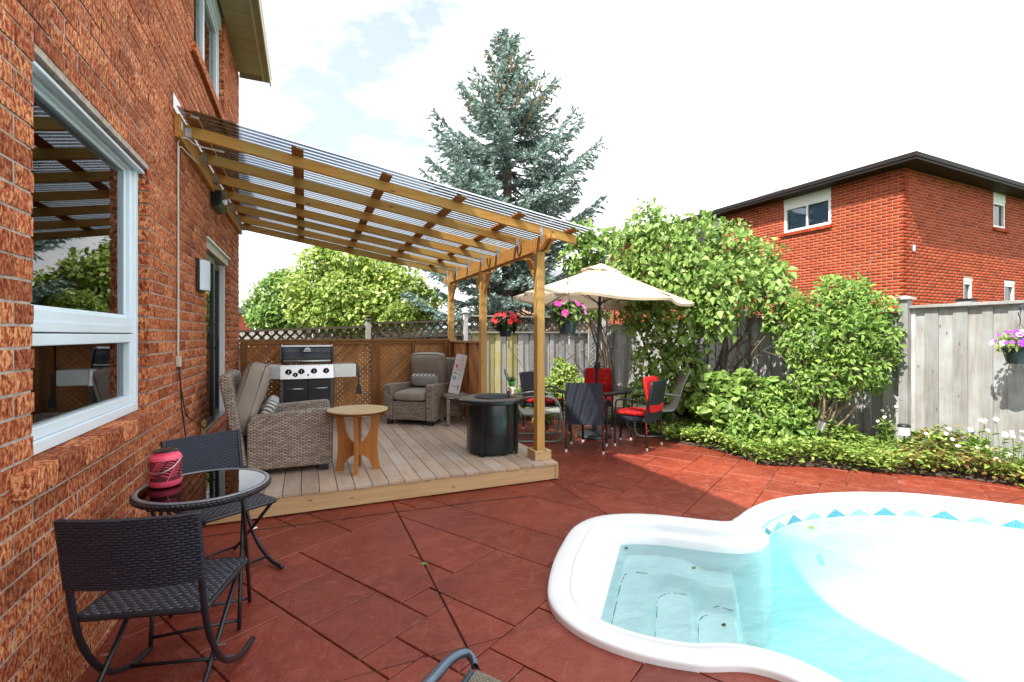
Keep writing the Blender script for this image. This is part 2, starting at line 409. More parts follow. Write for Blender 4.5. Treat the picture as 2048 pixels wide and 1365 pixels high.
# ------------------------------------------------------------------ ground
t = NT('lawn'); v = t.pos(); M['lawn'] = t.bsdf(t.ramp(t.noise(v, 3, 6), [(.3, (.035,.07,.015)), (.7, (.09,.13,.03))]), .9, 0, t.bump(t.noise(v, 40, 4), .6, .03), .2)
v, f = fill_minus_pool([(-400,-400),(400,-400),(400,400),(-400,400)], inset(.05))
struct(MB().add([(x, y, -.03) for x, y in v], f).build('ground', M['lawn'], fix=False))

# ------------------------------------------------------------------ stamped concrete patio: every stamped stone is a piece
PX0, PX1, PY0, PY1 = -.905, 6.98, -1.6, 8.9
v, f = fill_minus_pool([(PX0,PY0),(PX1,PY0),(PX1,PY1),(PX0,PY1)], inset(.06))
patio = struct(MB().add([(x, y, -.011) for x, y in v], f).build('patio', M['joint'], fix=False))
def clip(poly, a, b, c):
    """keep a*x+b*y<=c of a convex polygon"""
    out = []
    for i in range(len(poly)):
        p, q = poly[i-1], poly[i]; fp = a*p[0]+b*p[1]-c; fq = a*q[0]+b*q[1]-c
        if (fp <= 0) != (fq <= 0): t = fp/(fp-fq); out.append((p[0]+t*(q[0]-p[0]), p[1]+t*(q[1]-p[1])))
        if fq <= 0: out.append(q)
    return out
def shrink(poly, d):
    if area(poly) < 0: poly = poly[::-1]
    r = poly
    for i in range(len(poly)):
        p, q = poly[i-1], poly[i]; dx, dy = q[0]-p[0], q[1]-p[1]; l = math.hypot(dx, dy)
        if l < 1e-6: continue
        nx, ny = dy/l, -dx/l; r = clip(r, nx, ny, nx*p[0]+ny*p[1]-d)
        if len(r) < 3: return []
    return r
U = .213; ca, sa = math.cos(R(30)), math.sin(R(30))
GN = 70; occ = [[False]*GN for _ in range(GN)]
rs = random.Random(5); rects = []
sizes = [(2,2),(3,2),(2,3),(3,3),(4,3),(3,4),(2,4),(4,2)]; wts = [2.5,5,5,4,3,3,2,3]
for j in range(GN):
    for i in range(GN):
        if occ[j][i]: continue
        order = sorted(range(len(sizes)), key=lambda k: -rs.random()**(1/wts[k]))
        done = False
        for k in order:
            w, h = sizes[k]
            if i+w <= GN and j+h <= GN and not any(occ[j+b][i+a] for a in range(w) for b in range(h)):
                done = True; break
        if not done: w = h = 1
        for a in range(w):
            for b in range(h): occ[j+b][i+a] = True
        rects.append((i, j, w, h))
SAWS = [(1, 0, .712), (0, 1, 2.215), (1, 0, 2.325), (1, 0, 5.0), (0, 1, 6.1)]
def cam_in(x, y):
    return y > -.6 and x > -1
pieces = []
for i, j, w, h in rects:
    x0, y0 = (i-GN/2+2)*U, (j-GN/2+9)*U; x1, y1 = x0+w*U, y0+h*U
    P = [(3+x*ca-y*sa, 2.2+x*sa+y*ca) for x, y in ((x0,y0),(x1,y0),(x1,y1),(x0,y1))]
    P = shrink(P, .0038)
    for a, b, c in ((1,0,PX1),(-1,0,-PX0),(0,1,PY1),(0,-1,-PY0)):
        if P: P = clip(P, a, b, c)
    if len(P) < 3 or abs(area(P)) < .004: continue
    parts = [P]
    for a, b, c in SAWS:
        nx = []
        for q in parts:
            for s in (1, -1):
                k = clip(q, a*s, b*s, c*s-.0042)
                if len(k) >= 3 and abs(area(k)) > .0008: nx.append(k)
        parts = nx
    pieces += parts
def in_deck(P): return all(-.95 < x < 2.3 and 4.5 < y < 8.1 for x, y in P)
for P in pieces:
    if in_deck(P): continue
    if area(P) < 0: P = P[::-1]
    ins = [inpoly(x, y, CUT) for x, y in P]
    if all(ins): continue
    samp = any(inpoly(P[k-1][0]+(P[k][0]-P[k-1][0])*t/8, P[k-1][1]+(P[k][1]-P[k-1][1])*t/8, CUT) for k in range(len(P)) for t in range(8))
    b = MB(); dz = rs.uniform(-.0015, .0015)
    if samp or any(inpoly(x, y, P) for x, y in CUT[::3]):
        v, f = fill_minus_pool(P, CUT)
        if not f: continue
        used = sorted({i for t in f for i in t}); mp_ = {o: n for n, o in enumerate(used)}
        fs = [tuple(mp_[i] for i in (t if (v[t[1]][0]-v[t[0]][0])*(v[t[2]][1]-v[t[0]][1])-(v[t[2]][0]-v[t[0]][0])*(v[t[1]][1]-v[t[0]][1]) > 0 else t[::-1])) for t in f]
        top = [(v[i][0], v[i][1], dz) for i in used]; n = len(top)
        ed = {}
        for t in fs:
            for a in range(3): ed[(t[a], t[(a+1) % 3])] = 1
        bd = [e for e in ed if (e[1], e[0]) not in ed]
        b.add(top+[(x, y, -.015) for x, y, z in top], fs+[(a, a+n, c+n, c) for a, c in bd])
    else:
        n = len(P); Q = shrink(P, .0035)
        if len(Q) != n:
            b.add([(x, y, dz) for x, y in P]+[(x, y, -.015) for x, y in P], [tuple(range(n))]+[(i, i+n, (i+1) % n+n, (i+1) % n) for i in range(n)])
        else:
            # match rotation of the shrunk ring to the original
            k = min(range(n), key=lambda s: sum((Q[(i+s) % n][0]-P[i][0])**2+(Q[(i+s) % n][1]-P[i][1])**2 for i in range(n))); Q = Q[k:]+Q[:k]
            b.add([(x, y, dz) for x, y in Q]+[(x, y, dz-.0045) for x, y in P]+[(x, y, -.015) for x, y in P],
                  [tuple(range(n))]+[(i, i+n, (i+1) % n+n, (i+1) % n) for i in range(n)]+[(i+n, i+2*n, (i+1) % n+2*n, (i+1) % n+n) for i in range(n)])
    b.build('stamped_stone', M['slab'], patio, fix=False)
sw = MB()
sw.bb(.704, .720, -1.5, 4.38, -.02, -.0085)
def sawseg(x0, x1, y0, y1): MB().bb(x0, x1, y0, y1, -.02, -.0075).build('saw_cut', M['saw'], patio)
sawseg(.707, .717, -1.5, 4.4); sawseg(2.320, 2.330, 3.32, 4.4); sawseg(-.9, .706, 2.210, 2.220); sawseg(.718, 1.26, 2.210, 2.220); sawseg(5.0-.006, 5.006, 2.9, 4.2)
# old repaired crack in front of the deck
cr_ = MB(); pts = bez([(-.9,4.19,0),(-.46,4.175,0),(-.04,4.153,0),(.53,4.138,0),(.95,4.11,0),(1.4,4.093,0),(1.9,4.05,0)], 8)
cr_.grid([[(p.x+rs.uniform(-.002,.002), p.y-.005+rs.uniform(-.003,.003), .0022) for p in pts], [(p.x, p.y+.006+rs.uniform(-.004,.004), .0022) for p in pts]])
cr_.build('crack', M['saw'], patio, fix=False)

# ------------------------------------------------------------------ pool
pool = thing('swimming_pool', 'white edged freeform swimming pool with moulded entry steps set in the red patio', 'pool', (PO[0], PO[1], 0))
PL = Vector((PO[0], PO[1], 0))
M['fibre'] = plain('white_fibreglass', (.84,.87,.89), .32, var=.035, scale=4, kind='pos', bump=.05, bs=30)
def linermat():
    t = NT('pool_liner'); uv = t.n('ShaderNodeUVMap'); sp = t.n('ShaderNodeSeparateXYZ'); t.l(uv.outputs[0], sp.inputs[0])
    s, z = sp.outputs[0], sp.outputs[1]
    fr = t.math('FRACT', t.math('DIVIDE', s,  .235)); h = t.math('SUBTRACT', 1, t.math('ABSOLUTE', t.math('SUBTRACT', t.math('MULTIPLY', fr, 2), 1)))
    idx = t.math('FLOOR', t.math('DIVIDE', s, .235)); alt = t.math('MODULO', t.math('ABSOLUTE', idx), 2)
    zz = t.math('DIVIDE', t.math('ADD', z, .122), .078)
    tri = t.math('LESS_THAN', zz, t.math('MULTIPLY', h, t.math('ADD', .86, t.math('MULTIPLY', alt, .12))))
    tri = t.math('MULTIPLY', tri, t.math('GREATER_THAN', zz, 0))
    nz = t.noise(t.pos(), 60, 4, .7)
    blue = t.mix(alt, t.ramp(nz, [(.3, (.12,.32,.40)), (.7, (.32,.52,.58))]), t.ramp(nz, [(.3, (.03,.17,.26)), (.7, (.13,.33,.42))]))
    band = t.math('MULTIPLY', t.math('GREATER_THAN', z, -.034), t.math('LESS_THAN', z, -.019))
    marb = t.ramp(t.noise(t.pos(), 14, 6, .7), [(.35, (.66,.84,.88)), (.65, (.84,.92,.94))])
    deep = t.math('LESS_THAN', z, -.122)
    c = t.mix(deep, marb, (.64,.95,.96)); c = t.mix(tri, c, blue); c = t.mix(t.math('MULTIPLY', band, t.ramp(nz, [(.35, (.35,.35,.35)), (.6, (1,1,1))])), c, (.16,.40,.56))
    return t.bsdf(c, .4, 0, None, .3)
M['liner'] = linermat()
M['floor'] = plain('pool_floor', (.64,.95,.96), .5, var=.03, scale=2, kind='pos')
arc = [0]
for i in range(NP): arc.append(arc[-1]+math.dist(OUT[i], OUT[(i+1) % NP]))
def ring(d, z): return [(OUT[i][0]+NRM[i][0]*d-PL.x, OUT[i][1]+NRM[i][1]*d-PL.y, z) for i in range(NP)]
prof = [(0,-.02),(0,.022),(.003,.030),(.010,.0355),(.03,.0385),(.08,.040),(.122,.0395),(.125,.035),(.129,.035),(.132,.0385),(.15,.036),(.162,.028),(.169,.012),(.172,.0),(.174,-.012)]
MB().grid([ring(d, z) for d, z in prof], close_u=True).build('coping', M['fibre'], pool, smooth=True)
islobe = [UVC[i][0] < .06 and abs(UVC[i][1]) < 1.3 for i in range(NP)]
# main wall (vinyl liner with printed triangles), and moulded wall of the step section
runs = []; cur = None
start = next(i for i in range(NP) if islobe[i] and not islobe[i-1])
for k in range(NP+1):
    i = (start+k) % NP
    if cur is None or islobe[i] != cur[0]:
        if cur: cur[1].append(i)
        cur = [islobe[i], [i]]; runs.append(cur)
    else: cur[1].append(i)
for lobe, idx in runs:
    if len(idx) < 4: continue
    if lobe:
        pr_ = [(.173,-.008),(.177,-.03),(.188,-.046),(.214,-.053),(.226,-.064),(.232,-.10),(.24,-.18),(.26,-1.2)]
        MB().grid([[(OUT[i][0]+NRM[i][0]*d-PL.x, OUT[i][1]+NRM[i][1]*d-PL.y, z) for i in idx] for d, z in pr_]).build('step_surround', M['fibre'], pool, smooth=True)
    else:
        pr_ = [(.1735,-.011),(.175,-.035),(.177,-.06),(.18,-.122),(.185,-.32),(.20,-.48),(.24,-.62),(.31,-.72),(.42,-.80),(.56,-.845),(.62,-.853)]
        b = MB(); m_ = len(idx); tp_ = [min(1, min(a, m_-1-a)/26)**1.3 for a in range(m_)]; b.grid([[(OUT[i][0]+NRM[i][0]*(.18+(d-.18)*tp_[a] if d > .18 else d)-PL.x, OUT[i][1]+NRM[i][1]*(.18+(d-.18)*tp_[a] if d > .18 else d)-PL.y, z) for a, i in enumerate(idx)] for d, z in pr_])
        o = b.build('liner_wall', M['liner'], pool, smooth=True, fix=False); me = o.data; uvl = me.uv_layers.new(name='UVMap'); n = len(idx)
        ss = [0]
        for a in range(1, n): ss.append(ss[-1]+math.dist(INNER[idx[a-1]], INNER[idx[a]]))
        for lp in me.loops:
            vi = lp.vertex_index; uvl.data[lp.index].uv = (ss[vi % n], me.vertices[vi].co.z)
v, f = fill(inset(.15)); MB().add([(x-PL.x, y-PL.y, -.85) for x, y in v], f).build('pool_floor', M['floor'], pool, fix=False)
def sstep(e, w): e = min(1, max(0, (e+w)/(2*w))); return e*e*(3-2*e)
def lcorner(u, v, u0, v0, r):
    """signed distance inside the quadrant u>u0, v<v0 with a rounded corner"""
    a, c = u-u0, v0-v
    return r-math.hypot(r-a, r-c) if a < r and c < r else min(a, c)
def basin(u, v):
    z = -.113-.085*sstep(lcorner(u, v, -.815, .64, .16), .022)
    z -= .11*sstep(lcorner(u, v, -.575, .33, .13), .022)+.12*sstep(lcorner(u, v, -.32, .37, .13), .022)
    z -= .06*sstep(u+.30, .10)*sstep(v-.36, .05)
    return z-.5*sstep(u-.0, .05)
nu, nv = 62, 92
st_rows = []
for j in range(nv+1):
    row = []
    for i in range(nu+1):
        u, v = -1.13+1.19*i/nu, -.99+1.83*j/nv; x, y = uv2w(u, v); row.append((x-PL.x, y-PL.y, basin(u, v)))
    st_rows.append(row)
MB().grid(st_rows).build('step_basin', M['fibre'], pool, smooth=True)
MB().prism([(uv2w(u, v)[0]-PL.x, uv2w(u, v)[1]-PL.y) for u, v in ((.03,-.93),(.062,-.93),(.062,.90),(.03,.90))], -.9, -.80).build('step_riser', M['fibre'], pool)
b = MB(); b.lathe([(.032,0),(.032,.004),(.026,.007),(0.001,.007)], 20, (uv2w(-.13,.80)[0]-PL.x, uv2w(-.13,.80)[1]-PL.y, .0385)); b.build('coping_cap', M['fibre'], pool, smooth=True, auto=40)
# grime line along the step hinge joints
M['grime'] = plain('algae_grime', (.03,.045,.04), .9)
def grime2(pts, w=.006):
    P = bez([(u, v, 0) for u, v in pts], 7); b = MB(); rr = random.Random(int(abs(pts[0][0])*100)); Q = []
    for p in P: x, y = uv2w(p.x, p.y); Q.append(Vector((x-PL.x, y-PL.y, basin(p.x, p.y)+.002)))
    for i in range(len(Q)-1):
        if rr.random() < .7: b.bar(Q[i], Q[i+1], w*rr.uniform(.3, 1.1), .002)
    b.build('grime_line', M['grime'], pool)
grime2([(-.785,-.62),(-.785,-.2),(-.782,.1),(-.75,.26),(-.62,.29)]); grime2([(-.545,-.5),(-.545,-.1),(-.54,.18),(-.47,.28),(-.36,.30)], .004)
grime2([(-.29,-.7),(-.29,-.3),(-.285,.18),(-.2,.32),(-.06,.33)]); grime2([(-.985,-.36),(-.99,-.05),(-.975,.16)], .007)
# water
tw = NT('pool_water'); tr = tw.n('ShaderNodeBsdfTransparent'); tr.inputs[0].default_value = (.82,.995,1.0,1)
gl = tw.n('ShaderNodeBsdfGlossy'); gl.inputs['Roughness'].default_value = .02; fr = tw.n('ShaderNodeFresnel'); fr.inputs[0].default_value = 1.33
bu = tw.bump(tw.noise(tw.pos((1,1.6,1)), 3.2, 4, .55, .4), .45, .05); tw.l(bu, gl.inputs['Normal']); tw.l(bu, fr.inputs['Normal'])
df = tw.n('ShaderNodeBsdfDiffuse'); df.inputs[0].default_value = (.52,.955,.97,1); tw.l(bu, df.inputs['Normal']); m0 = tw.n('ShaderNodeMixShader'); tw.l(tw.math('ADD', .02, tw.math('MULTIPLY', tw.noise(tw.pos((1.,2.6,1), rot=(0,0,.7)), 5.5, 5, .6, .5), .22)), m0.inputs[0]); tw.l(tr.outputs[0], m0.inputs[1]); tw.l(df.outputs[0], m0.inputs[2])  # scattered light and ripple streaks painted in as a noise-varied aqua diffuse share
ms = tw.n('ShaderNodeMixShader'); tw.l(fr.outputs[0], ms.inputs[0]); tw.l(m0.outputs[0], ms.inputs[1]); tw.l(gl.outputs[0], ms.inputs[2]); tw.l(ms.outputs[0], tw.out.inputs[0])
v, f = fill(WATER); struct(MB().add([(x, y, -.120) for x, y in v], f).build('water', tw.mat, fix=False))

# ------------------------------------------------------------------ the house on the left
HX = -.91; YE = 8.11; ZT = 5.335
house = thing('brick_house', 'rustic red and tan brick house with white windows and dark patio door', 'house', (HX, 4, 0))
HL = Vector((HX, 4, 0))
OPN = [(2.293, 3.69, 1.03, 2.53), (5.59, 7.168, .50, 2.49), (5.0, 6.72, 4.03, ZT)]     # y0,y1,z0,z1
CZ0 = 1.615 % .0795; PIT = .0795; MOD = .25
bricks = []
k = 0; z = CZ0-PIT
row = 0
while z < ZT:
    z0, z1 = max(z+.0055, -.02), min(z+PIT-.0055, ZT)
    n = round((z-1.615)/.0795)
    off = 2.293 if n % 2 == 0 else 2.168
    y = off-MOD*9
    while y < YE:
        a, b2 = y+.0065, y+MOD-.0065
        b2 = min(b2, YE)
        if y+MOD > YE-.06: b2 = YE
        if a < YE-.02 and z1-z0 > .02:
            segs = [(a, b2)]
            for (p, q, r0, r1) in OPN:
                if z1 > r0+.012 and z0 < r1-.012:
                    ns = []
                    for s0, s1 in segs:
                        if s1 <= p or s0 >= q: ns.append((s0, s1)); continue
                        if s0 < p: ns.append((s0, p))
                        if s1 > q: ns.append((q, s1))
                    segs = ns
            for s0, s1 in segs:
                if s1-s0 > .025: bricks.append((s0, s1, z0, z1))
        y += MOD
    z += PIT
def vis(bk):
    y = (bk[0]+bk[1])/2; zc = (bk[2]+bk[3])/2; s_, c_ = math.sin(math.atan(412/960)), math.cos(math.atan(412/960))
    d = HX*s_+y*c_; l = HX*c_-y*s_
    if d < .2: return 1e9
    px = 1024+960*l/d; py = 671-960*(zc-1.5)/d
    if px < -25 or py < -60 or py > 1430: return 1e8+d
    return math.sqrt(HX**2+y*y+(zc-1.5)**2)
bricks.sort(key=vis)
def brick_mesh(seed):
    rr = random.Random(seed); b = MB(); nx, nz = 5, 3; L_, Hh, D = 1., 1., 1.
    front = [[(.5+ (0 if 0 < i < nx-1 and 0 < j < nz-1 else -.014)+rr.uniform(-.012,.012), -.5+i/(nx-1)+rr.uniform(-.006,.006), -.5+j/(nz-1)+rr.uniform(-.02,.02)) for i in range(nx)] for j in range(nz)]
    b.grid(front); n = nx*nz
    ringi = [i for i in range(nx)]+[j*nx+nx-1 for j in range(1, nz)]+[(nz-1)*nx+i for i in range(nx-2, -1, -1)]+[j*nx for j in range(nz-2, 0, -1)]
    o = len(b.v); back = [(-.5, b.v[i][1], b.v[i][2]) for i in ringi]; b.v += back; m = len(ringi)
    for i in range(m): b.f.append((ringi[i], o+i, o+(i+1) % m, ringi[(i+1) % m])); b.m.append(0)
    me = b.mesh('brick'); me.materials.append(M['brick']); me.polygons.foreach_set('use_smooth', [True]*len(me.polygons)); me.set_sharp_from_angle(angle=R(35))
    return me
bmeshes = [brick_mesh(s) for s in range(5)]
DEP = .10
for q, (y0, y1, z0, z1) in enumerate(bricks[:300]):
    o = inst('brick', bmeshes[q % 5], house, (-DEP/2+random.uniform(-.0015,.003), (y0+y1)/2-4, (z0+z1)/2), (0, 0, 0), (DEP, y1-y0, z1-z0))
VV = []; FF = []
for (y0, y1, z0, z1) in bricks[300:]:
    o = len(VV); xf = random.uniform(-.001, .003); e = .002
    VV += [(-DEP, y0-4, z0), (-DEP, y1-4, z0), (-DEP, y1-4, z1), (-DEP, y0-4, z1), (xf-e, y0-4, z0), (xf-e, y1-4, z0), (xf-e, y1-4, z1), (xf-e, y0-4, z1),
           (xf, y0+e-4, z0+e), (xf, y1-e-4, z0+e), (xf, y1-e-4, z1-e), (xf, y0+e-4, z1-e)]
    FF += [(o+8, o+9, o+10, o+11)]+[(o+4+i, o+4+(i+1) % 4, o+8+(i+1) % 4, o+8+i) for i in range(4)]+[(o+i, o+(i+1) % 4, o+4+(i+1) % 4, o+4+i) for i in range(4)]
fast_mesh('brickwork', VV, FF, M['brick_i'], house, 'stuff')
# mortar bed: wall panels round the openings, 9 mm back from the brick faces and jambs
wall = MB()
ys = sorted({-4.0, YE-.009}|{p-.012 for p, q, a, b in OPN}|{q+.012 for p, q, a, b in OPN}); zs = sorted({-.03, ZT}|{a-.012 for p, q, a, b in OPN}|{min(ZT, b+.012) for p, q, a, b in OPN})
for i in range(len(ys)-1):
    for j in range(len(zs)-1):
        yc, zc = (ys[i]+ys[i+1])/2, (zs[j]+zs[j+1])/2
        if zs[j+1]-zs[j] < .001: continue
        if any(p-.012 < yc < q+.012 and a-.012 < zc < b+.012 for p, q, a, b in OPN): continue
        wall.bb(-.22, -.0046, ys[i]-4, ys[i+1]-4, zs[j], zs[j+1])
wall.build('wall', M['mortar'], house)
# end wall, far wall and roof
MB().bb(-9, -.011, YE-.22-4, YE-.012-4, -.03, ZT).build('end_wall', M['brick_i'], house)
rf = MB(); rf.slabpoly([(.40, 5.40), (.43, 5.44), (-4.6, 7.6), (-9.6, 5.44), (-9.6, 5.38), (-4.6, 7.5)], 'y', -8, YE+.06-4); rf.build('roof', M['asphalt'], house)
# soffit panels, frieze trim, fascia, gutter
def soffitmat():
    t = NT('perforated_soffit'); sp = t.n('ShaderNodeSeparateXYZ'); t.l(t.pos(), sp.inputs[0])
    fx = t.math('FRACT', t.math('MULTIPLY', sp.outputs[0], 55)); fy = t.math('FRACT', t.math('MULTIPLY', sp.outputs[1], 32))
    d = t.math('ADD', t.math('POWER', t.math('SUBTRACT', fx, .5), 2), t.math('POWER', t.math('SUBTRACT', fy, .5), 2))
    hole = t.math('LESS_THAN', d, .06); r = t.rnd()
    c = t.mix(hole, (.44,.36,.22), (.12,.07,.04)); return t.bsdf(c, .5, 0, None, .3)
M['perf'] = soffitmat()
y = -1.0
pm = MB().bb(-.155, .155, -.1465, .1465, -.006, .006).mesh('soffit_panel'); pm.materials.append(M['perf'])
while y < YE-.2:
    inst('soffit_panel', pm, house, (.155, y+.15-4, ZT+.006)); y += .30
MB().bb(.31, .335, -5, YE-4+.03, ZT-.012, ZT+.01).build('soffit_trim', M['cream'], house)
MB().bb(.335, .40, -5, YE-4+.05, ZT-.004, ZT+.012).build('fascia_return', M['soffit'], house)
MB().bb(.385, .40, -5, YE-4+.05, ZT+.012, ZT+.1).build('fascia', M['cream'], house)
g = MB(); g.slabpoly([(.402,ZT-.03),(.405,ZT-.05),(.42,ZT-.05),(.425,ZT+.03),(.435,ZT+.075),(.425,ZT+.08),(.402,ZT+.08)], 'y', -5, YE-4+.06); g.build('gutter', M['cream'], house)
MB().bb(-.0, .385, YE-4+.032, YE-4+.05, ZT-.004, ZT+.12).build('eave_end', M['soffit'], house)
# sills
def sill(y0, y1, z1, hgt, proj, name='sill_brick'):
    y = y0
    while y < y1-.02:
        w = min(.235, y1-y); o = inst(name, bmeshes[random.randrange(5)], house, ((proj-.075)/2, y+w/2-4, z1-hgt/2), (0, random.uniform(.02,.05), 0), (proj+.075, w-.009, hgt)); y += w
    MB().bb(-.08, proj-.012, y0+.02-4, y1-.02-4, z1-hgt+.006, z1-.014).build('sill_mortar', M['mortar'], house)
sill(2.14, 3.73, 1.028, .085, .042); sill(4.86, 6.78, 4.028, .085, .045)
def frame(parent, y0, y1, z0, z1, w, x0, x1, mat, name):
    """four bars butted end to end"""
    for (a, b, c, d) in ((y0, y1, z0, z0+w), (y0, y1, z1-w, z1), (y0, y0+w, z0+w, z1-w), (y1-w, y1, z0+w, z1-w)):
        MB().bb(x0, x1, a, b, c, d).build(name, mat, parent, bevel=.004)
# ground-floor window
w1 = sub('window', house, (0, -4, 0))
frame(w1, 2.30, 3.683, 1.034, 2.60, .05, -.13, -.055, M['white_pvc'], 'frame')
frame(w1, 2.35, 3.633, 1.56, 2.55, .045, -.128, -.072, M['white_pvc'], 'sash')
frame(w1, 2.395, 3.588, 1.605, 2.505, .018, -.126, -.092, M['white_pvc'], 'glazing_bead')
MB().bb(-.129, -.066, 2.35, 3.633, 1.513, 1.56).build('mullion', M['white_pvc'], w1, bevel=.004)
frame(w1, 2.353, 3.630, 1.086, 1.507, .05, -.127, -.069, M['white_pvc'], 'sash')
MB().bb(-.1265, -.085, 2.352, 3.631, 1.507, 1.513).build('gasket', M['black_metal'], w1)
MB().bb(-.1265, -.083, 2.352, 3.631, 1.0845, 1.0865).build('gasket', M['black_metal'], w1)
MB().bb(-.105, -.101, 2.41, 3.573, 1.62, 2.49).build('glass', M['window_glass'], w1)
MB().bb(-.105, -.101, 2.40, 3.583, 1.134, 1.459).build('glass', M['window_glass'], w1)
MB().bb(-.056, -.022, 2.297, 3.686, 2.512, 2.529).build('drip_cap', M['white_pvc'], w1, bevel=.004)
sm = MB().box((0,0,0), (.024, 1.15, .003), Euler((0, R(18), 0)).to_matrix()).mesh('blind_slat'); sm.materials.append(M['blind'])
for k in range(22): inst('blind_slat', sm, w1, (-.128, 2.99, 1.63+k*.040))
for yy in (2.62, 3.35): MB().bb(-.156, -.154, yy, yy+.0025, 1.62, 2.49).build('blind_cord', M['blind'], w1)
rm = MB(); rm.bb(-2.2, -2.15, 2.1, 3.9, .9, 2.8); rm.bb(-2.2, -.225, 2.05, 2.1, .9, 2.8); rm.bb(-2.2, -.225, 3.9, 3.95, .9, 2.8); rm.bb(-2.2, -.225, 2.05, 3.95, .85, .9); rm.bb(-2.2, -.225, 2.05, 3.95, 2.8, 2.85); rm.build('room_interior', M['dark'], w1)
# upper window
w2 = sub('window', house, (0, -4, 0))
frame(w2, 5.01, 6.71, 4.035, ZT-.16, .05, -.13, -.055, M['white_pvc'], 'frame')
MB().bb(-.10, -.03, 5.01, 6.71, ZT-.158, ZT-.002).build('header_panel', M['white_pvc'], w2)
frame(w2, 5.06, 5.87, 4.085, ZT-.21, .04, -.127, -.07, M['white_pvc'], 'sash'); frame(w2, 5.872, 6.66, 4.085, ZT-.21, .04, -.127, -.07, M['white_pvc'], 'sash')
MB().bb(-.105, -.101, 5.10, 5.83, 4.125, ZT-.25).build('glass', M['window_glass'], w2); MB().bb(-.105, -.101, 5.912, 6.62, 4.125, ZT-.25).build('glass', M['window_glass'], w2)
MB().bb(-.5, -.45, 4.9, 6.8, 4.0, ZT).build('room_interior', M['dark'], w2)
# patio door
dr = sub('patio_door', house, (0, -4, 0))
MB().bb(-.09, -.012, 5.595, 7.145, 2.385, 2.488).build('header_panel', M['cream'], dr, bevel=.005)
MB().bb(-.012, .012, 5.595, 7.17, 2.470, 2.4885).build('drip_cap', M['white_pvc'], dr)
MB().bb(-.12, -.05, 7.06, 7.145, .505, 2.384).build('jamb', M['white'], dr); MB().bb(-.12, -.05, 5.595, 5.64, .505, 2.384).build('jamb', M['white'], dr)
frame(dr, 5.64, 6.38, .53, 2.36, .065, -.095, -.05, M['black_metal'], 'door_frame'); frame(dr, 6.36, 7.06, .53, 2.36, .065, -.145, -.098, M['black_metal'], 'door_frame')
MB().bb(-.075, -.071, 5.70, 6.32, .59, 2.30).build('glass', M['window_glass'], dr); MB().bb(-.123, -.119, 6.42, 7.0, .59, 2.30).build('glass', M['window_glass'], dr)
h_ = MB(); h_.tube([(-.05,6.345,1.35),(-.01,6.345,1.37),(-.01,6.345,1.60),(-.05,6.345,1.62)], .009); h_.build('handle', M['black_metal'], dr, smooth=True)
MB().bb(-.14, -.03, 5.595, 7.145, .503, .528).build('threshold', M['steel'], dr)
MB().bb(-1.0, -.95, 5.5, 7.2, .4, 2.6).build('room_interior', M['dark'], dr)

st = thing('concrete_step', 'red concrete step below the dark patio door', 'step', (-.72, 6.4, 0))
MB().bb(-.185, .15, -.62, .75, 0, .46).build('step_block', M['slab'], st, bevel=.02)

# small things on the wall
lp = thing('wall_light', 'pale rectangular wall light with dark backplate beside the patio door', 'wall light', (HX, 5.20, 1.90))
MB().bb(0, .03, -.13, .13, -.0, .295).build('backplate', M['black_metal'], lp, bevel=.004)
b = MB(); b.grid([[(.03+.06*math.sin(math.pi*k/10)**.6+.002, -.115+.23*k/10, z) for k in range(11)] for z in (.012, .283)])
for z in (.012, .283): b.add([(.03+.06*math.sin(math.pi*k/10)**.6+.002, -.115+.23*k/10, z) for k in range(11)], [tuple(range(11))])
b.build('shade', M['lampface'], lp, smooth=True, auto=40)
cb = thing('wall_cable', 'pair of pale cables clipped down the brick wall ending in a black cord', 'cable', (HX, 4.37, 0))
M['cable'] = plain('pale_cable', (.55,.50,.44), .5, var=.05)
for k, yo in enumerate((0, .022)):
    b = MB(); b.tube(bez([(.01,yo,1.33),(.012,yo,1.6),(.012,yo+.004,2.2),(.012,yo,2.9),(.02,yo+.005,2.99),(.06,yo+.02,3.02),(.12,yo+.1,3.0),(.3,yo+.13,2.985)] if k == 0 else [(.01,yo,1.33),(.012,yo,1.6),(.012,yo-.003,2.2),(.012,yo,2.86),(.02,yo+.01,2.95),(.05,yo+.06,2.93),(.08,yo+.3,2.93)], 6), .0055, 6); b.build('cable', M['cable'], cb, smooth=True)
MB().bb(0, .03, -.01, .035, 1.26, 1.34).build('connector', M['cable'], cb, bevel=.004)
b = MB(); b.tube(bez([(.015,.01,1.27),(.02,.03,1.15),(.02,.12,1.0),(.03,.2,.86),(.03,.42,.78),(.02,.70,.72),(.02,.95,.62)], 6), .005, 6); b.tube(bez([(.015,.02,1.27),(.02,.05,1.1),(.02,.08,.95),(.025,.16,.75),(.03,.22,.6),(.03,.25,.48)], 6), .005, 6); b.build('cord', M['black_metal'], cb, smooth=True)
ob = thing('outlet_box', 'brass outdoor outlet box low on the brick wall by the step', 'outlet', (HX, 5.37, .62))
M['brass'] = plain('old_brass', (.50,.38,.14), .4, .6, var=.2, scale=30)
MB().bb(0, .02, -.055, .055, -.07, .07).build('plate', M['brass'], ob, bevel=.004)
for zz in (-.035, .035): MB().bb(.02, .035, -.035, .035, zz-.022, zz+.022).build('outlet_cover', M['brass'], ob, bevel=.003)
vb = thing('wall_box', 'small black box fixed to the brick under the pergola ledger', 'wall box', (HX, 6.0, 2.84))
b = MB(); b.slabpoly([(0,0),(.07,.01),(.10,.05),(.10,.17),(0,.18)], 'y', -.2, .2); b.build('box_body', M['black_metal'], vb, bevel=.006)
MB().bb(.101, .104, -.17, .17, .06, .16).build('box_lens', M['window_glass'], vb)

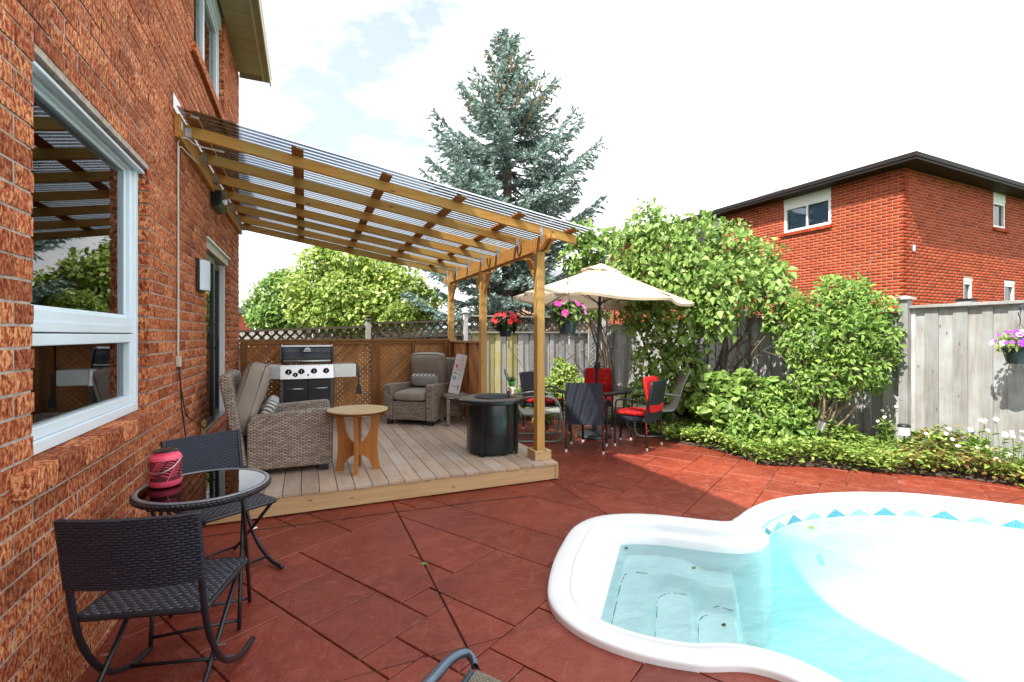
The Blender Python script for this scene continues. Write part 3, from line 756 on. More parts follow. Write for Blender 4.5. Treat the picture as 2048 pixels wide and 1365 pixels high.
# ------------------------------------------------------------------ deck
DZ = .185
deck = thing('deck', 'low wooden deck of weathered boards with pale fascia under the pergola', 'deck', (.75, 6.2, 0)); DK = Vector((.75, 6.2, 0))
nb = 23; x0, x1 = -.90, 2.405; bw = (x1-x0)/nb
rb = random.Random(3)
for i in range(nb):
    a = x0+i*bw+.0025; e = rb.uniform(-.004, .006)
    MB().bb(a-DK.x, a+bw-.005-DK.x, 4.385+e-DK.y, 8.12-DK.y, DZ-.028, DZ+rb.uniform(-.0015, .0015)).build('deck_board', M['deckb'], deck, bevel=.003)
MB().bb(-.88-DK.x, 2.372-DK.x, 4.40-DK.y, 4.438-DK.y, .012, DZ-.030).build('fascia_board', M['fascia'], deck, bevel=.002)
MB().bb(2.374-DK.x, 2.412-DK.x, 4.395-DK.y, 8.1-DK.y, .012, DZ-.030).build('side_board', M['fascia_y'], deck, bevel=.002)
jo = MB()
for k in range(6): jo.bb(-.86-DK.x, 2.36-DK.x, 4.6+k*.65-DK.y, 4.64+k*.65-DK.y, .0, DZ-.031)
jo.build('joists', M['old_dark'], deck)

# ------------------------------------------------------------------ pergola with corrugated clear roof
perg = thing('pergola', 'wooden lean-to pergola with clear corrugated roof over the deck', 'pergola', (2.3, 4.6, 0)); PG = Vector((2.3, 4.6, 0))
def P_(p): return (p[0]-PG.x, p[1]-PG.y, p[2])
def rb_(x): return 3.07-(x+.87)*.1655          # underside of rafters
SL = math.atan(.1655)
def pbb(name, mat, x0, x1, y0, y1, z0, z1, bevel=.004): return MB().bb(x0-PG.x, x1-PG.x, y0-PG.y, y1-PG.y, z0, z1).build(name, mat, perg, bevel=bevel)
pbb('ledger', M['ped_y'], -.908, -.87, 4.30, 8.13, 2.99, 3.165)
RY = [4.50, 5.115, 5.73, 6.33, 6.93, 7.55, 8.13]
for y in RY:
    b = MB(); b.slabpoly([(-.868-PG.x, rb_(-.868)), (2.68-PG.x, rb_(2.68)), (2.68-PG.x, rb_(2.68)+.07), (2.665-PG.x, rb_(2.665)+.0905), (-.868-PG.x, rb_(-.868)+.0905)], 'y', y-.019-PG.y, y+.019-PG.y)
    b.build('rafter', M['ped_x'], perg, bevel=.003)
    # joist hanger on the ledger: two cheeks and a seat
    h = MB()
    for s in (-1, 1): h.bb(-.868-PG.x, -.83-PG.x, y+s*.0215-.0012-PG.y, y+s*.0215+.0012-PG.y, rb_(-.85)-.004, rb_(-.85)+.065)
    for s in (-1, 1): h.bb(-.8695-PG.x, -.867-PG.x, y+s*.036-.014-PG.y, y+s*.036+.014-PG.y, rb_(-.85), rb_(-.85)+.065)
    h.bb(-.868-PG.x, -.83-PG.x, y-.0225-PG.y, y+.0225-PG.y, rb_(-.83)-.007, rb_(-.83)-.004)
    h.build('joist_hanger', M['galv'], perg)
    # hurricane tie at the beam
    h = MB(); h.slabpoly([(2.25-PG.x, rb_(2.25)-.07), (2.262-PG.x, rb_(2.25)-.07), (2.275-PG.x, rb_(2.25)+.02), (2.262-PG.x, rb_(2.25)+.09), (2.235-PG.x, rb_(2.25)+.05), (2.24-PG.x, rb_(2.25))], 'y', y-.024-PG.y, y-.0205-PG.y)
    h.bb(2.2485-PG.x, 2.2512-PG.x, y-.055-PG.y, y-.021-PG.y, rb_(2.25)-.09, rb_(2.25)+.03); h.build('rafter_tie', M['galv'], perg)
# beam: two planks with shaped front end
bt = rb_(2.3)-.006
for xa, xb in ((2.252, 2.288), (2.312, 2.348)):
    b = MB(); b.slabpoly([(8.32-PG.y, bt), (4.36-PG.y, bt), (4.33-PG.y, bt-.05), (4.40-PG.y, bt-.085), (4.47-PG.y, bt-.13), (4.50-PG.y, bt-.142), (8.28-PG.y, bt-.142), (8.32-PG.y, bt-.09)], 'x', xa-PG.x, xb-PG.x)
    b.build('beam', M['ped_y'], perg, bevel=.003)
for y in (4.62, 6.40, 8.03):
    pbb('post', M['ped_z'], 2.255, 2.345, y-.045, y+.045, DZ-.0, bt-.1435, .005)
    for x in (2.289, ): pbb('post_tenon', M['ped_z'], 2.2885, 2.3115, y-.04, y+.04, bt-.14, bt-.002)
    for s in (-1, 1):
        if (y < 5 and s < 0) or (y > 8 and s > 0): continue
        MB().bar((0, y+s*.047-PG.y, bt-.43), (0, y+s*.275-PG.y, bt-.165), .07, .038, (1, 0, 0)).build('knee_brace', M['ped_y'], perg, bevel=.003)
# boxed post foot (front post): four boards
for (xa, xb, ya, yb) in ((2.205, 2.395, 4.52, 4.556), (2.205, 2.395, 4.684, 4.72), (2.205, 2.241, 4.5565, 4.6835), (2.359, 2.395, 4.5565, 4.6835)):
    pbb('foot_board', M['fascia'], xa, xb, ya, yb, DZ+.001, DZ+.095)
# battens on the rafters
BX = [-.80, -.065, .66, 1.35, 1.97, 2.58]
def rt(x): return rb_(x)+.092
for x in BX:
    b = MB(); b.box((x-PG.x, (4.33+8.24)/2-PG.y, rt(x)+.012), (.092, 8.24-4.33, .019), Euler((0, SL, 0)).to_matrix()); b.build('batten', M['batten'], perg, bevel=.002)
    b = MB(); b.box((x-PG.x+.02, 4.327-PG.y, rt(x)+.016), (.055, .003, .014), Euler((0, SL, 0)).to_matrix()); b.build('label_sticker', M['white'], perg)
# corrugated polycarbonate sheets
def polymat():
    t = NT('smoked_polycarbonate'); tr = t.n('ShaderNodeBsdfTransparent'); gl = t.n('ShaderNodeBsdfGlossy'); gl.inputs['Roughness'].default_value = .08; fr = t.n('ShaderNodeFresnel'); fr.inputs[0].default_value = 1.5
    sn = t.n('ShaderNodeSeparateXYZ'); t.l(t.n('ShaderNodeNewGeometry').outputs['True Normal'], sn.inputs[0])
    side = t.math('GREATER_THAN', t.math('ABSOLUTE', sn.outputs[1]), .35); t.l(t.mix(side, (.74,.79,.83), (.14,.17,.20)), tr.inputs[0])  # slanted faces tinted darker, in place of light lost at grazing angles
    m = t.n('ShaderNodeMixShader'); t.l(fr.outputs[0], m.inputs[0]); t.l(tr.outputs[0], m.inputs[1]); t.l(gl.outputs[0], m.inputs[2]); t.l(m.outputs[0], t.out.inputs[0]); return t.mat
M['poly'] = polymat()
def sheet(y0, y1):
    n = int((y1-y0)/.0063); b = MB(); X = [-.88, .3, 1.5, 2.72]
    prof = [0, .5, 1, 1, 1, 1, 1, .5, 0, 0, 0, 0]
    b.grid([[(x-PG.x, y0+(y1-y0)*k/n-PG.y, rt(x)+.0245+.016*prof[k % 12]) for k in range(n+1)] for x in X])
    b.build('roof_sheet', M['poly'], perg, fix=False)
for k in range(6): sheet(4.24+k*.672, 4.24+(k+1)*.672-.004)
fl = MB(); fl.slabpoly([(-.906-PG.x, 3.19), (-.902-PG.x, 3.19), (-.902-PG.x, 3.30), (-.906-PG.x, 3.30)], 'y', 4.26-PG.y, 8.1-PG.y); fl.build('flashing', M['white'], perg)
MB().bb(-.868-PG.x, -.865-PG.x, 4.325-PG.y, 4.365-PG.y, 3.06, 3.12).build('label_sticker', M['white'], perg)
# iron hooks screwed to the beam
hk_pts = [(0,0,.075),(0,-.012,.05),(0,-.005,.0),(0,.03,-.035),(0,.07,-.03),(0,.095,.005),(0,.098,.05),(0,.094,.085)]
for y in (4.98, 5.98, 7.62):
    b = MB(); b.tube([(p[0]+2.243-PG.x, p[1]+y-PG.y, p[2]+bt-.08) for p in bez([Vector(q) for q in hk_pts], 4)], .006, 6); b.build('iron_hook', M['black_metal'], perg, smooth=True)

# ------------------------------------------------------------------ lattice privacy screens round the deck
def seg_in_rect(cx, cz, dx, dz, x0, x1, z0, z1):
    t0, t1 = -1e9, 1e9
    for c, d, a, b in ((cx, dx, x0, x1), (cz, dz, z0, z1)):
        if abs(d) < 1e-9:
            if not a <= c <= b: return None
            continue
        u, v = (a-c)/d, (b-c)/d
        if u > v: u, v = v, u
        t0 = max(t0, u); t1 = min(t1, v)
    return (t0, t1) if t1-t0 > .02 else None
def lattice(parent, axis, at, a0, a1, z0, z1, pitch, w, th, mat, ox, oz=0, name='slat'):
    """diagonal slats, both ways, each slat a piece; axis = direction the panel runs along"""
    n = int(((a1-a0)+(z1-z0))/pitch)+2; r = random.Random(int(a0*100+z0*10))
    for layer, s in ((0, 1), (1, -1)):
        for k in range(-1, n):
            d = a0-(z1-z0)+k*pitch if s > 0 else a0+k*pitch
            c = seg_in_rect(d, z0, .7071, .7071, a0, a1, z0, z1) if s > 0 else seg_in_rect(d, z0, -.7071, .7071, a0, a1, z0, z1)
            if c is None: continue
            t0, t1 = c[0], c[1]
            A = (d+s*.7071*t0, z0+.7071*t0); B = (d+s*.7071*t1, z0+.7071*t1); o = at+(layer-.5)*(th+.001)
            if axis == 'x': MB().bar((A[0]-ox, o-oz, A[1]), (B[0]-ox, o-oz, B[1]), w, th, (0, 1, 0)).build(name, mat, parent, fix=False)
            else: MB().bar((o-ox, A[0]-oz, A[1]), (o-ox, B[0]-oz, B[1]), w, th, (1, 0, 0)).build(name, mat, parent, fix=False)
scr = thing('lattice_screen', 'brown cedar lattice privacy screen behind the barbecue', 'screen', (.7, 8.05, DZ))
def sbb(par, o, name, mat, x0, x1, y0, y1, z0, z1): return MB().bb(x0-o[0], x1-o[0], y0-o[1], y1-o[1], z0-o[2], z1-o[2]).build(name, mat, par, bevel=.003)
O = (.7, 8.05, DZ)
sbb(scr, O, 'top_rail', M['cedar_x'], -.885, 2.25, 8.0, 8.10, 1.405, 1.438)
px = [(-.885, -.80), (.325, .40), (.96, 1.11), (1.63, 1.68), (2.175, 2.25)]
for a, b_ in px: sbb(scr, O, 'upright', M['cedar_z'], a, b_, 8.012, 8.05, DZ, 1.404)
for k in range(len(px)-1):
    a, b_ = px[k][1]+.002, px[k+1][0]-.002
    sbb(scr, O, 'panel_rail', M['cedar_x'], a, b_, 8.02, 8.05, 1.36, 1.403)
    sbb(scr, O, 'panel_rail', M['cedar_x'], a, b_, 8.02, 8.05, DZ+.01, DZ+.06)
    lattice(scr, 'x', 8.062, a-.03, b_+.03, DZ+.02, 1.40, .076, .037, .007, M['slat'], O[0], O[1])
for o in scr.children:
    if o.name.startswith('slat'): o.location.z = -DZ
scs = thing('lattice_screen', 'short brown lattice screen between two pergola posts beside the leaning sign', 'screen', (2.3, 7.2, DZ)); O = (2.3, 7.2, DZ)
sbb(scs, O, 'top_rail', M['cedar_y'], 2.26, 2.36, 6.45, 7.98, 1.385, 1.415)
for a, b_ in ((6.45, 6.50), (7.14, 7.19), (7.93, 7.98)): sbb(scs, O, 'upright', M['cedar_z'], 2.275, 2.313, a, b_, DZ, 1.384)
lattice(scs, 'y', 2.328, 6.45, 7.98, DZ+.02, 1.38, .0645, .038, .007, M['slat'], O[0], O[1])
for o in scs.children:
    if o.name.startswith('slat'): o.location.z = -DZ

# ------------------------------------------------------------------ fences
def post(parent, O, x, y, w, z0, z1, mat, cap=True):
    sbb(parent, O, 'post', mat, x-w/2, x+w/2, y-w/2, y+w/2, z0, z1)
    if cap:
        b = MB(); b.add([(x-O[0]-w*.85, y-O[1]-w*.85, z1-O[2]), (x-O[0]+w*.85, y-O[1]-w*.85, z1-O[2]), (x-O[0]+w*.85, y-O[1]+w*.85, z1-O[2]), (x-O[0]-w*.85, y-O[1]+w*.85, z1-O[2]),
            (x-O[0]-w*.8, y-O[1]-w*.8, z1-O[2]+.022), (x-O[0]+w*.8, y-O[1]-w*.8, z1-O[2]+.022), (x-O[0]+w*.8, y-O[1]+w*.8, z1-O[2]+.022), (x-O[0]-w*.8, y-O[1]+w*.8, z1-O[2]+.022), (x-O[0], y-O[1], z1-O[2]+.055)],
            [(0,1,5,4),(1,2,6,5),(2,3,7,6),(3,0,4,7),(4,5,8),(5,6,8),(6,7,8),(7,4,8),(3,2,1,0)]); b.build('post_cap', mat, parent)
# right-hand boundary: close boards, cap rail, square posts
FX = 7.0; O = (FX, 4, 0)
rf_ = thing('board_fence', 'sunlit grey close-board fence with capped post behind the shrubs', 'fence', O)
rr = random.Random(8)
POSTS = [-1.2, 1.2, 3.62, 6.05, 8.45]
y = -1.15
while y < 10.2:
    w = rr.choice((.095, .125, .14)); w = min(w, 10.25-y)
    ztop = 1.835 if y < 3.62 else (1.80 if y < 6.05 else (1.77 if y < 8.45 else 1.74))
    kb = len(rf_.children) % 2; dx = .0195*kb; ov = .012 if kb else -.001; sbb(rf_, O, 'fence_board', M['old_z'], FX+dx, FX+dx+.018, y-ov, y+w+ov, .03, ztop+rr.uniform(-.004, 0)); y += w
for i in range(len(POSTS)): post(rf_, O, FX-.03, POSTS[i], .10, 0, (1.95, 1.95, 1.95, 1.9, 1.86)[i], M['old_z'])
for i in range(len(POSTS)):
    a = POSTS[i]+.052; b_ = POSTS[i+1]-.052 if i+1 < len(POSTS) else 10.2; zt = 1.837 if i < 2 else (1.803 if i == 2 else (1.773 if i == 3 else 1.743))
    sbb(rf_, O, 'cap_rail', M['old_z'], FX-.055, FX+.085, a, b_, zt+.001, zt+.036)
    sbb(rf_, O, 'rail', M['old_z'], FX+.04, FX+.078, a, b_, 1.5, 1.59); sbb(rf_, O, 'rail', M['old_z'], FX+.04, FX+.078, a, b_, .3, .39)
# back boundary, right part: boards with lattice top
FY = 10.3; O = (5.2, FY, 0)
bf = thing('board_fence', 'mossy board fence with lattice top behind the dining table', 'fence', O)
x = 3.3; k = 0
while x < 6.88:
    w = rr.choice((.12, .14, .15)); w = min(w, 6.95-x); m = 'old_green' if x < 4.5 and k % 3 else 'old_z'
    sbb(bf, O, 'fence_board', M[m], x+.006, x+w-.006, FY+(.0 if k % 2 else .022), FY+(.018 if k % 2 else .04), .02, 1.545); x += w; k += 1
for xp in (3.28, 5.1, 6.93): post(bf, O, xp, FY-.02, .09, 0, 2.0, M['old_z'])
for a, b_ in ((3.33, 5.05), (5.15, 6.88)):
    sbb(bf, O, 'rail', M['old_x'], a, b_, FY-.05, FY+.05, 1.547, 1.585); sbb(bf, O, 'cap_rail', M['old_x'], a, b_, FY-.05, FY+.05, 1.92, 1.955)
    lattice(bf, 'x', FY, a, b_, 1.588, 1.918, .14, .038, .008, M['old_dark'], O[0], O[1])
# back boundary, left part: dark lattice topped fence seen over the screen
def lat_fence(xa, xb, za, zb, label, y=10.3):
    O = (xa, y, 0); f = thing('lattice_fence', label, 'fence', O); L_ = xb-xa; sh = (zb-za)/L_
    n = int(L_/.14)
    for i in range(n):
        w = L_/n; zz = za+sh*(i+.5)*w
        sbb(f, O, 'fence_board', M['old_dark' if i % 3 else 'old_z'], xa+i*w+.004, xa+(i+1)*w-.004, y+.002+(i % 2)*.015, y+.02+(i % 2)*.015, 0.02, zz-.36)
    for (d0, d1, m) in ((-.045, 0, 'old_dark'), (-.36, -.325, 'old_dark')):
        b = MB(); b.slabpoly([(0, za+d0), (L_, zb+d0), (L_, zb+d1), (0, za+d1)], 'y', -.05, .05); b.build('rail', M[m], f)
    nn = int((L_+.3)/.165)
    for s in (1, -1):
        for k in range(-2, nn+2):
            xb_ = k*.165; c = seg_in_rect(xb_, 0, .7071*s, .7071, 0, L_, 0, .28)
            if c is None: continue
            A = (xb_+s*.7071*c[0], .7071*c[0]); B = (xb_+s*.7071*c[1], .7071*c[1])
            MB().bar((A[0], s*.0046, za-.325+sh*A[0]+A[1]), (B[0], s*.0046, za-.325+sh*B[0]+B[1]), .042, .008, (0, 1, 0)).build('slat', M['old_dark'], f, fix=False)
    return f
lat_fence(-1.6, 1.12, 1.575, 1.70, 'dark weathered lattice top fence beyond the barbecue screen')
f2 = lat_fence(1.24, 3.22, 1.77, 1.85, 'weathered lattice top fence section beside the ball capped post')
O = (1.18, 10.28, 0); fp = thing('fence_post', 'weathered fence post with ball cap between two lattice sections', 'fence post', O)
sbb(fp, O, 'post', M['old_z'], 1.13, 1.23, 10.23, 10.33, 0, 1.80); b = MB(); b.lathe([(.075,0),(.08,.02),(.06,.035),(.03,.045),(.045,.06),(.05,.085),(.03,.11),(0.002,.12)], 16, (0, 0, 1.80)); b.build('finial', M['old_dark'], fp, smooth=True, auto=40)
# small trellis leaning in the corner
tr_ = thing('trellis', 'narrow grey lattice trellis panel leaning at the fence corner', 'trellis', (6.55, 10.1, .04))
for xx in (-.16, .16): MB().bb(xx-.015, xx+.015, -.01, .01, 0, 1.62).build('side_bar', M['old_z'], tr_)
lattice(tr_, 'x', 0, -.145, .145, .04, 1.6, .10, .03, .006, M['old_z'], 0, 0)

# ------------------------------------------------------------------ neighbour's house (right)
NB = thing('brick_house', 'orange red brick house with dark brown eaves beyond the grey fence', 'house', (12.593, 6.566, 0), R(2.083))
def nbrick(name, c):
    t = NT(name); r = t.rnd(True); f = t.noise(t.pos(), 30, 4)
    col = t.ramp(r, [(0, tuple(x*.62 for x in c)), (.25, tuple(x*.85 for x in c)), (.6, c), (1, (c[0]*1.15, c[1]*1.5, c[2]*1.5))])
    col = t.mix(t.math('MULTIPLY', f, .3), col, tuple(x*.6 for x in c)); return t.bsdf(col, .85, 0, t.bump(f, .3, .004), .25)
M['nbrick'] = nbrick('smooth_red_brick', (.36,.050,.017)); M['nmortar'] = plain('pale_mortar', (.47,.29,.20), .95, var=.1, kind='pos')
M['brown'] = plain('dark_brown_metal', (.014,.010,.010), .6, var=.2, spec=.25)
NW = [('y', 1.63, 2.94, 4.39, 5.335), ('y', 5.09, 6.3, 4.39, 5.335), ('x', 4.32, 5.04, 4.39, 5.33), ('x', 2.72, 3.2, 1.2, 2.96), ('x', 4.95, 5.6, 1.2, 3.0)]
def brickwall(axis, length, z0, z1, opn):
    V = []; Fc = []; p = .0745; md = .232; z = z0; n = 0
    while z < z1:
        a = -md/2*(n % 2)
        while a < length:
            s0, s1 = max(a+.005, 0), min(a+md-.005, length); segs = [(s0, s1)]; zb, zt = z+.005, min(z+p-.005, z1)
            for q, r0, r1, h0, h1 in opn:
                if q == axis and zt > h0 and zb < h1:
                    ns = []
                    for u, w in segs:
                        if w <= r0 or u >= r1: ns.append((u, w)); continue
                        if u < r0: ns.append((u, r0))
                        if w > r1: ns.append((r1, w))
                    segs = ns
            for u, w in segs:
                if w-u < .02: continue
                o = len(V)
                for dep in (.06, 0):
                    for (ss, zz) in ((u, zb), (w, zb), (w, zt), (u, zt)): V.append((dep, ss, zz) if axis == 'y' else (ss, dep, zz))
                Fc += [(o+4, o+5, o+6, o+7)]+[(o+i, o+(i+1) % 4, o+4+(i+1) % 4, o+4+i) for i in range(4)]
            a += md
        z += p; n += 1
    return V, Fc
for ax, ln in (('y', 11.), ('x', 9.)):
    V, Fc = brickwall(ax, ln, 1.0, 5.352, NW); fast_mesh('brickwork', V, Fc, M['nbrick'], NB, 'stuff')
wl = MB()
def nwall(axis, ln):
    cuts = [w for w in NW if w[0] == axis]; a_ = sorted({.012, ln}|{w[1]-.008 for w in cuts}|{w[2]+.008 for w in cuts}); z_ = sorted({0, 5.352}|{w[3]-.008 for w in cuts}|{w[4]+.008 for w in cuts})
    for i in range(len(a_)-1):
        for j in range(len(z_)-1):
            u, z = (a_[i]+a_[i+1])/2, (z_[j]+z_[j+1])/2
            if any(w[1]-.008 < u < w[2]+.008 and w[3]-.008 < z < w[4]+.008 for w in cuts): continue
            if axis == 'y': wl.bb(.003, .2, a_[i], a_[i+1], z_[j], z_[j+1])
            else: wl.bb(max(a_[i], .201), a_[i+1], .003, .2, z_[j], z_[j+1])
nwall('y', 11.); nwall('x', 9.); wl.build('wall', M['nmortar'], NB)
EV = .36; ez = 5.352
for nm, q in (('soffit', MB().bb(-EV, 9.4, -EV, 11.3, ez, ez+.02)), ):
    q.build(nm, M['brown'], NB)
b = MB(); e2 = EV+.02
b.add([(-e2,-e2,ez+.16),(9.4,-e2,ez+.16),(9.4,11.4,ez+.16),(-e2,11.4,ez+.16),(4.4,5,ez+1.55),(4.6,6.4,ez+1.55)], [(0,1,4),(1,2,5,4),(2,3,5),(3,0,4,5)]); b.build('roof', M['asphalt'], NB)
for nm, a in (('gutter', (-EV-.09, -EV, -EV-.09, 11.3)), ('gutter', (-EV, 9.4, -EV-.09, -EV))):
    g = MB(); g.bb(a[0], a[1], a[2], a[3], ez+.045, ez+.155); g.build(nm, M['brown'], NB, bevel=.012)
    MB().bb(a[0]+.02, a[1] if nm != 'g' else a[1], a[2]+.02, a[3], ez-.005, ez+.044).build('fascia', M['brown'], NB)
M['nglass'] = glassmat('neighbour_glass', (.62,.70,.78), 1.45, base=.03); M['curtain'] = plain('pale_curtain', (.55,.62,.68), .8)
def nwin(axis, a, b_, z0, z1, head, split, nm='window'):
    w = sub(nm, NB)
    def q(n, m, s0, s1, h0, h1, d0, d1):
        if axis == 'y': MB().bb(d0, d1, s0, s1, h0, h1).build(n, m, w)
        else: MB().bb(s0, s1, d0, d1, h0, h1).build(n, m, w)
    f = .075
    q('header_panel', M['white'], a+.002, b_-.002, z1-head, z1-.002, .008, .09)
    zt = z1-head-.001
    q('frame', M['white'], a+.002, b_-.002, z0+.002, z0+f, .02, .1); q('frame', M['white'], a+.002, b_-.002, zt-f, zt, .02, .1)
    q('frame', M['white'], a+.002, a+f, z0+f, zt-f, .02, .1); q('frame', M['white'], b_-f, b_-.002, z0+f, zt-f, .02, .1)
    if split: m = (a+b_)/2; q('mullion', M['white'], m-.02, m+.02, z0+f, zt-f, .03, .098)
    q('glass', M['nglass'], a+f, b_-f, z0+f, zt-f, .07, .074); q('curtain', M['curtain'], a+f, b_-f, z0+f, zt-f, .16, .165)
nwin('y', 1.63, 2.94, 4.39, 5.335, .22, True); nwin('y', 5.09, 6.3, 4.39, 5.335, .22, True); nwin('x', 4.32, 5.04, 4.39, 5.33, .22, False); nwin('x', 2.72, 3.2, 1.2, 2.96, .08, False); nwin('x', 4.95, 5.6, 1.2, 3.0, .08, False)
sb = MB(); k = 1.6
while k < 2.97: sb.bb(-.06, .05, k+.004, k+.07, 4.30, 4.385); k += .075
sb.build('window_sill', M['nbrick'], NB); sb = MB(); k = 4.28
while k < 5.08: sb.bb(k+.004, k+.07, -.06, .05, 4.30, 4.385); k += .075
sb.build('window_sill', M['nbrick'], NB)
MB().bb(.32, .42, -.03, -.001, 3.45, 3.6).build('vent_cover', M['galv'], NB)
ch = MB(); ch.bb(1.5, 2.0, 4.3, 4.9, ez+.5, ez+.95); ch.build('roof_vent', M['galv'], NB)
# neighbour's boxed vent seen over the fence
gb = thing('gate_post', 'pale wooden post with dark cap just beyond the grey fence', 'post', (7.75, 3.34, 0))
MB().bb(-.07, .07, -.07, .07, 0, 1.94).build('post', M['old_z'], gb); MB().bb(-.08, .08, -.08, .08, 1.941, 1.965).build('cap', M['brown'], gb)
# ------------------------------------------------------------------ far houses
def far_house(x, y, w, d, h, rz, label, wc, rc, roofh=2.2):
    t = thing('brick_house', label, 'house', (x, y, 0), rz); MB().bb(0, w, 0, d, 0, h).build('wall', wc, t)
    b = MB(); b.add([(-.4,-.4,h),(w+.4,-.4,h),(w+.4,d+.4,h),(-.4,d+.4,h),(w*.5,-.4,h+roofh),(w*.5,d+.4,h+roofh)], [(0,1,4),(1,2,5,4),(2,3,5),(3,0,4,5),(3,2,1,0)]); b.build('roof', rc, t)
    for xx in (w*.2, w*.65):
        for zz in (h*.2, h*.62):
            f = MB().bb(xx, xx+1.1, -.04, 0, zz, zz+1.2).build('window', M['white'], t); MB().bb(xx+.1, xx+1., -.05, -.041, zz+.1, zz+1.1).build('pane', M['nglass'], f)
    return t
M['farbrick'] = plain('far_red_brick', (.36,.09,.05), .9, var=.25, scale=8, kind='pos'); M['farroof'] = plain('far_shingle', (.14,.15,.18), .9, var=.2, kind='pos'); M['pinkbrick'] = plain('far_pink_brick', (.45,.24,.18), .9, var=.2, kind='pos')
far_house(-13.2, 47, 9, 8, 3.4, R(8), 'distant red brick house with grey roof past the house corner', M['farbrick'], M['farroof'], 1.8)
far_house(12.6, 24, 7, 8, 4.6, R(10), 'distant pink brick house hidden behind the spruce and lilac', M['pinkbrick'], M['farroof'], 1.2)
far_house(3, 52, 10, 8, 3.0, R(0), 'distant low house behind the green maples', M['pinkbrick'], M['farroof'], 2.)
# pale neighbour fence beyond
M['palef'] = plain('pale_grey_boards', (.46,.44,.45), .9, var=.12, kind='pos')
wf = thing('pale_fence', 'pale board fence of the yards beyond the lattice fence', 'fence', (-3, 17, 0))
for k in range(60): MB().bb(k*.2, k*.2+.19, 0, .02, 0, 1.66).build('fence_board', M['palef'], wf)

# ------------------------------------------------------------------ furniture
M['wick_grey'] = wicker('grey_brown_wicker', (.11,.08,.06), (.48,.395,.32), .015, .052, .55, .6)
M['wick_black'] = wicker('black_wicker', (.007,.010,.020), (.028,.038,.066), .011, .032, .38, .3)
M['wick_seat'] = wicker('black_wicker_coarse', (.007,.008,.014), (.065,.073,.098), .020, .036, .35, .3)
def fabric(name, c, var=.12, bs=420):
    t = NT(name); v = t.pos(kind='obj'); f = t.noise(v, 3.5, 4); b1 = t.noise(v, bs, 2); w = t.noise(t.pos((1,1,.4), 'obj'), 14, 3, .5, 1.)
    col = t.ramp(f, [(.3, tuple(x*(1-var) for x in c)), (.7, tuple(x*(1+var) for x in c))]); col = t.mix(t.math('MULTIPLY', b1, .35), col, tuple(x*.6 for x in c))
    return t.bsdf(col, .92, 0, t.bump(t.math('ADD', t.math('MULTIPLY', w, .9), t.math('MULTIPLY', b1, .1)), .45, .012), .15)
M['taupe'] = fabric('taupe_fabric', (.34,.295,.25)); M['piping'] = fabric('dark_piping', (.11,.10,.09))
def cushion(w, d, h, n=14, e=6., puff=1.):
    """soft box: w x d x h centred on the origin"""
    b = MB(); rows = []
    def sp(t): return math.copysign(1-(1-abs(t))**1.6, t)
    top = [[None]*(n+1) for _ in range(n+1)]; bot = [[None]*(n+1) for _ in range(n+1)]
    for i in range(n+1):
        for j in range(n+1):
            u, v = sp(-1+2*i/n), sp(-1+2*j/n); k = max(0, 1-abs(u)**e)**.5*max(0, 1-abs(v)**e)**.5; k = .42+.58*k
            c = 1-.06*(abs(u)*abs(v))**3
            top[i][j] = (u*w/2*c, v*d/2*c, h/2*k); bot[i][j] = (u*w/2*c, v*d/2*c, -h/2*k)
    b.grid(top); o = len(b.v); b.grid([r[::-1] for r in bot])
    ringt = [i*(n+1) for i in range(n+1)]+[n*(n+1)+j for j in range(1, n+1)]+[i*(n+1)+n for i in range(n-1, -1, -1)]+[j for j in range(n-1, 0, -1)]
    def tb(ix): i, j = divmod(ix, n+1); return o+i*(n+1)+(n-j)
    m = len(ringt)
    for a in range(m): b.f.append((ringt[a], ringt[(a+1) % m], tb(ringt[(a+1) % m]), tb(ringt[a]))); b.m.append(0)
    return b
def xform(b, loc=(0,0,0), rot=(0,0,0)):
    mt = Matrix.Translation(loc) @ Euler(rot).to_matrix().to_4x4(); b.v = [tuple(mt @ Vector(v)) for v in b.v]; return b
def recliner(loc, rz, label):
    t = thing('recliner_chair', label, 'chair', loc, rz, 'matching wicker recliners on the deck')
    W = .40
    for s in (-1, 1):
        b = MB(); pf = [(-.37,.06),(.35,.06),(.37,.09),(.375,.57),(.35,.60),(.2,.595),(-.33,.565),(-.37,.5)]
        b.slabpoly(pf, 'x', s*W, s*(W-.135)); b.build('arm_panel', M['wick_grey'], t, bevel=.022)
    b = MB(); b.slabpoly([(-.36,.10),(-.44,.10),(-.60,.92),(-.58,.96),(-.52,.95),(-.50,.92)], 'x', -W+.01, W-.01); b.build('back_panel', M['wick_grey'], t, bevel=.02)
    MB().bb(-W+.14, W-.14, .30, .362, .075, .345).build('footrest_panel', M['wick_grey'], t, bevel=.015)
    MB().bb(-W+.137, W-.137, -.35, .29, .12, .33).build('seat_base', M['wick_grey'], t)
    xform(cushion(.525, .66, .15), (0, .055, .42)).build('seat_cushion', M['taupe'], t, smooth=True)
    bc = xform(cushion(.57, .72, .25, e=4), (0, -.385, .685), (R(74), 0, 0)).build('back_cushion', M['taupe'], t, smooth=True)
    mt = Matrix.Translation((0, -.385, .685)) @ Euler((R(74), 0, 0)).to_matrix().to_4x4()
    for zz in (.072, -.072):
        pts = []
        for k in range(40):
            a = 2*math.pi*k/40; cx, cy = math.cos(a), math.sin(a); u = math.copysign(abs(cx)**.22, cx); v = math.copysign(abs(cy)**.22, cy)
            pts.append(mt @ Vector((u*.278, v*.358, zz*.85)))
        MB().tube(pts, .0045, 6, True).build('piping', M['piping'], bc, smooth=True)
    for x in (-W+.07, W-.07):
        for y in (-.30, .30): MB().bb(x-.035, x+.035, y-.035, y+.035, 0, .061).build('foot', M['black_metal'], t)
    return t
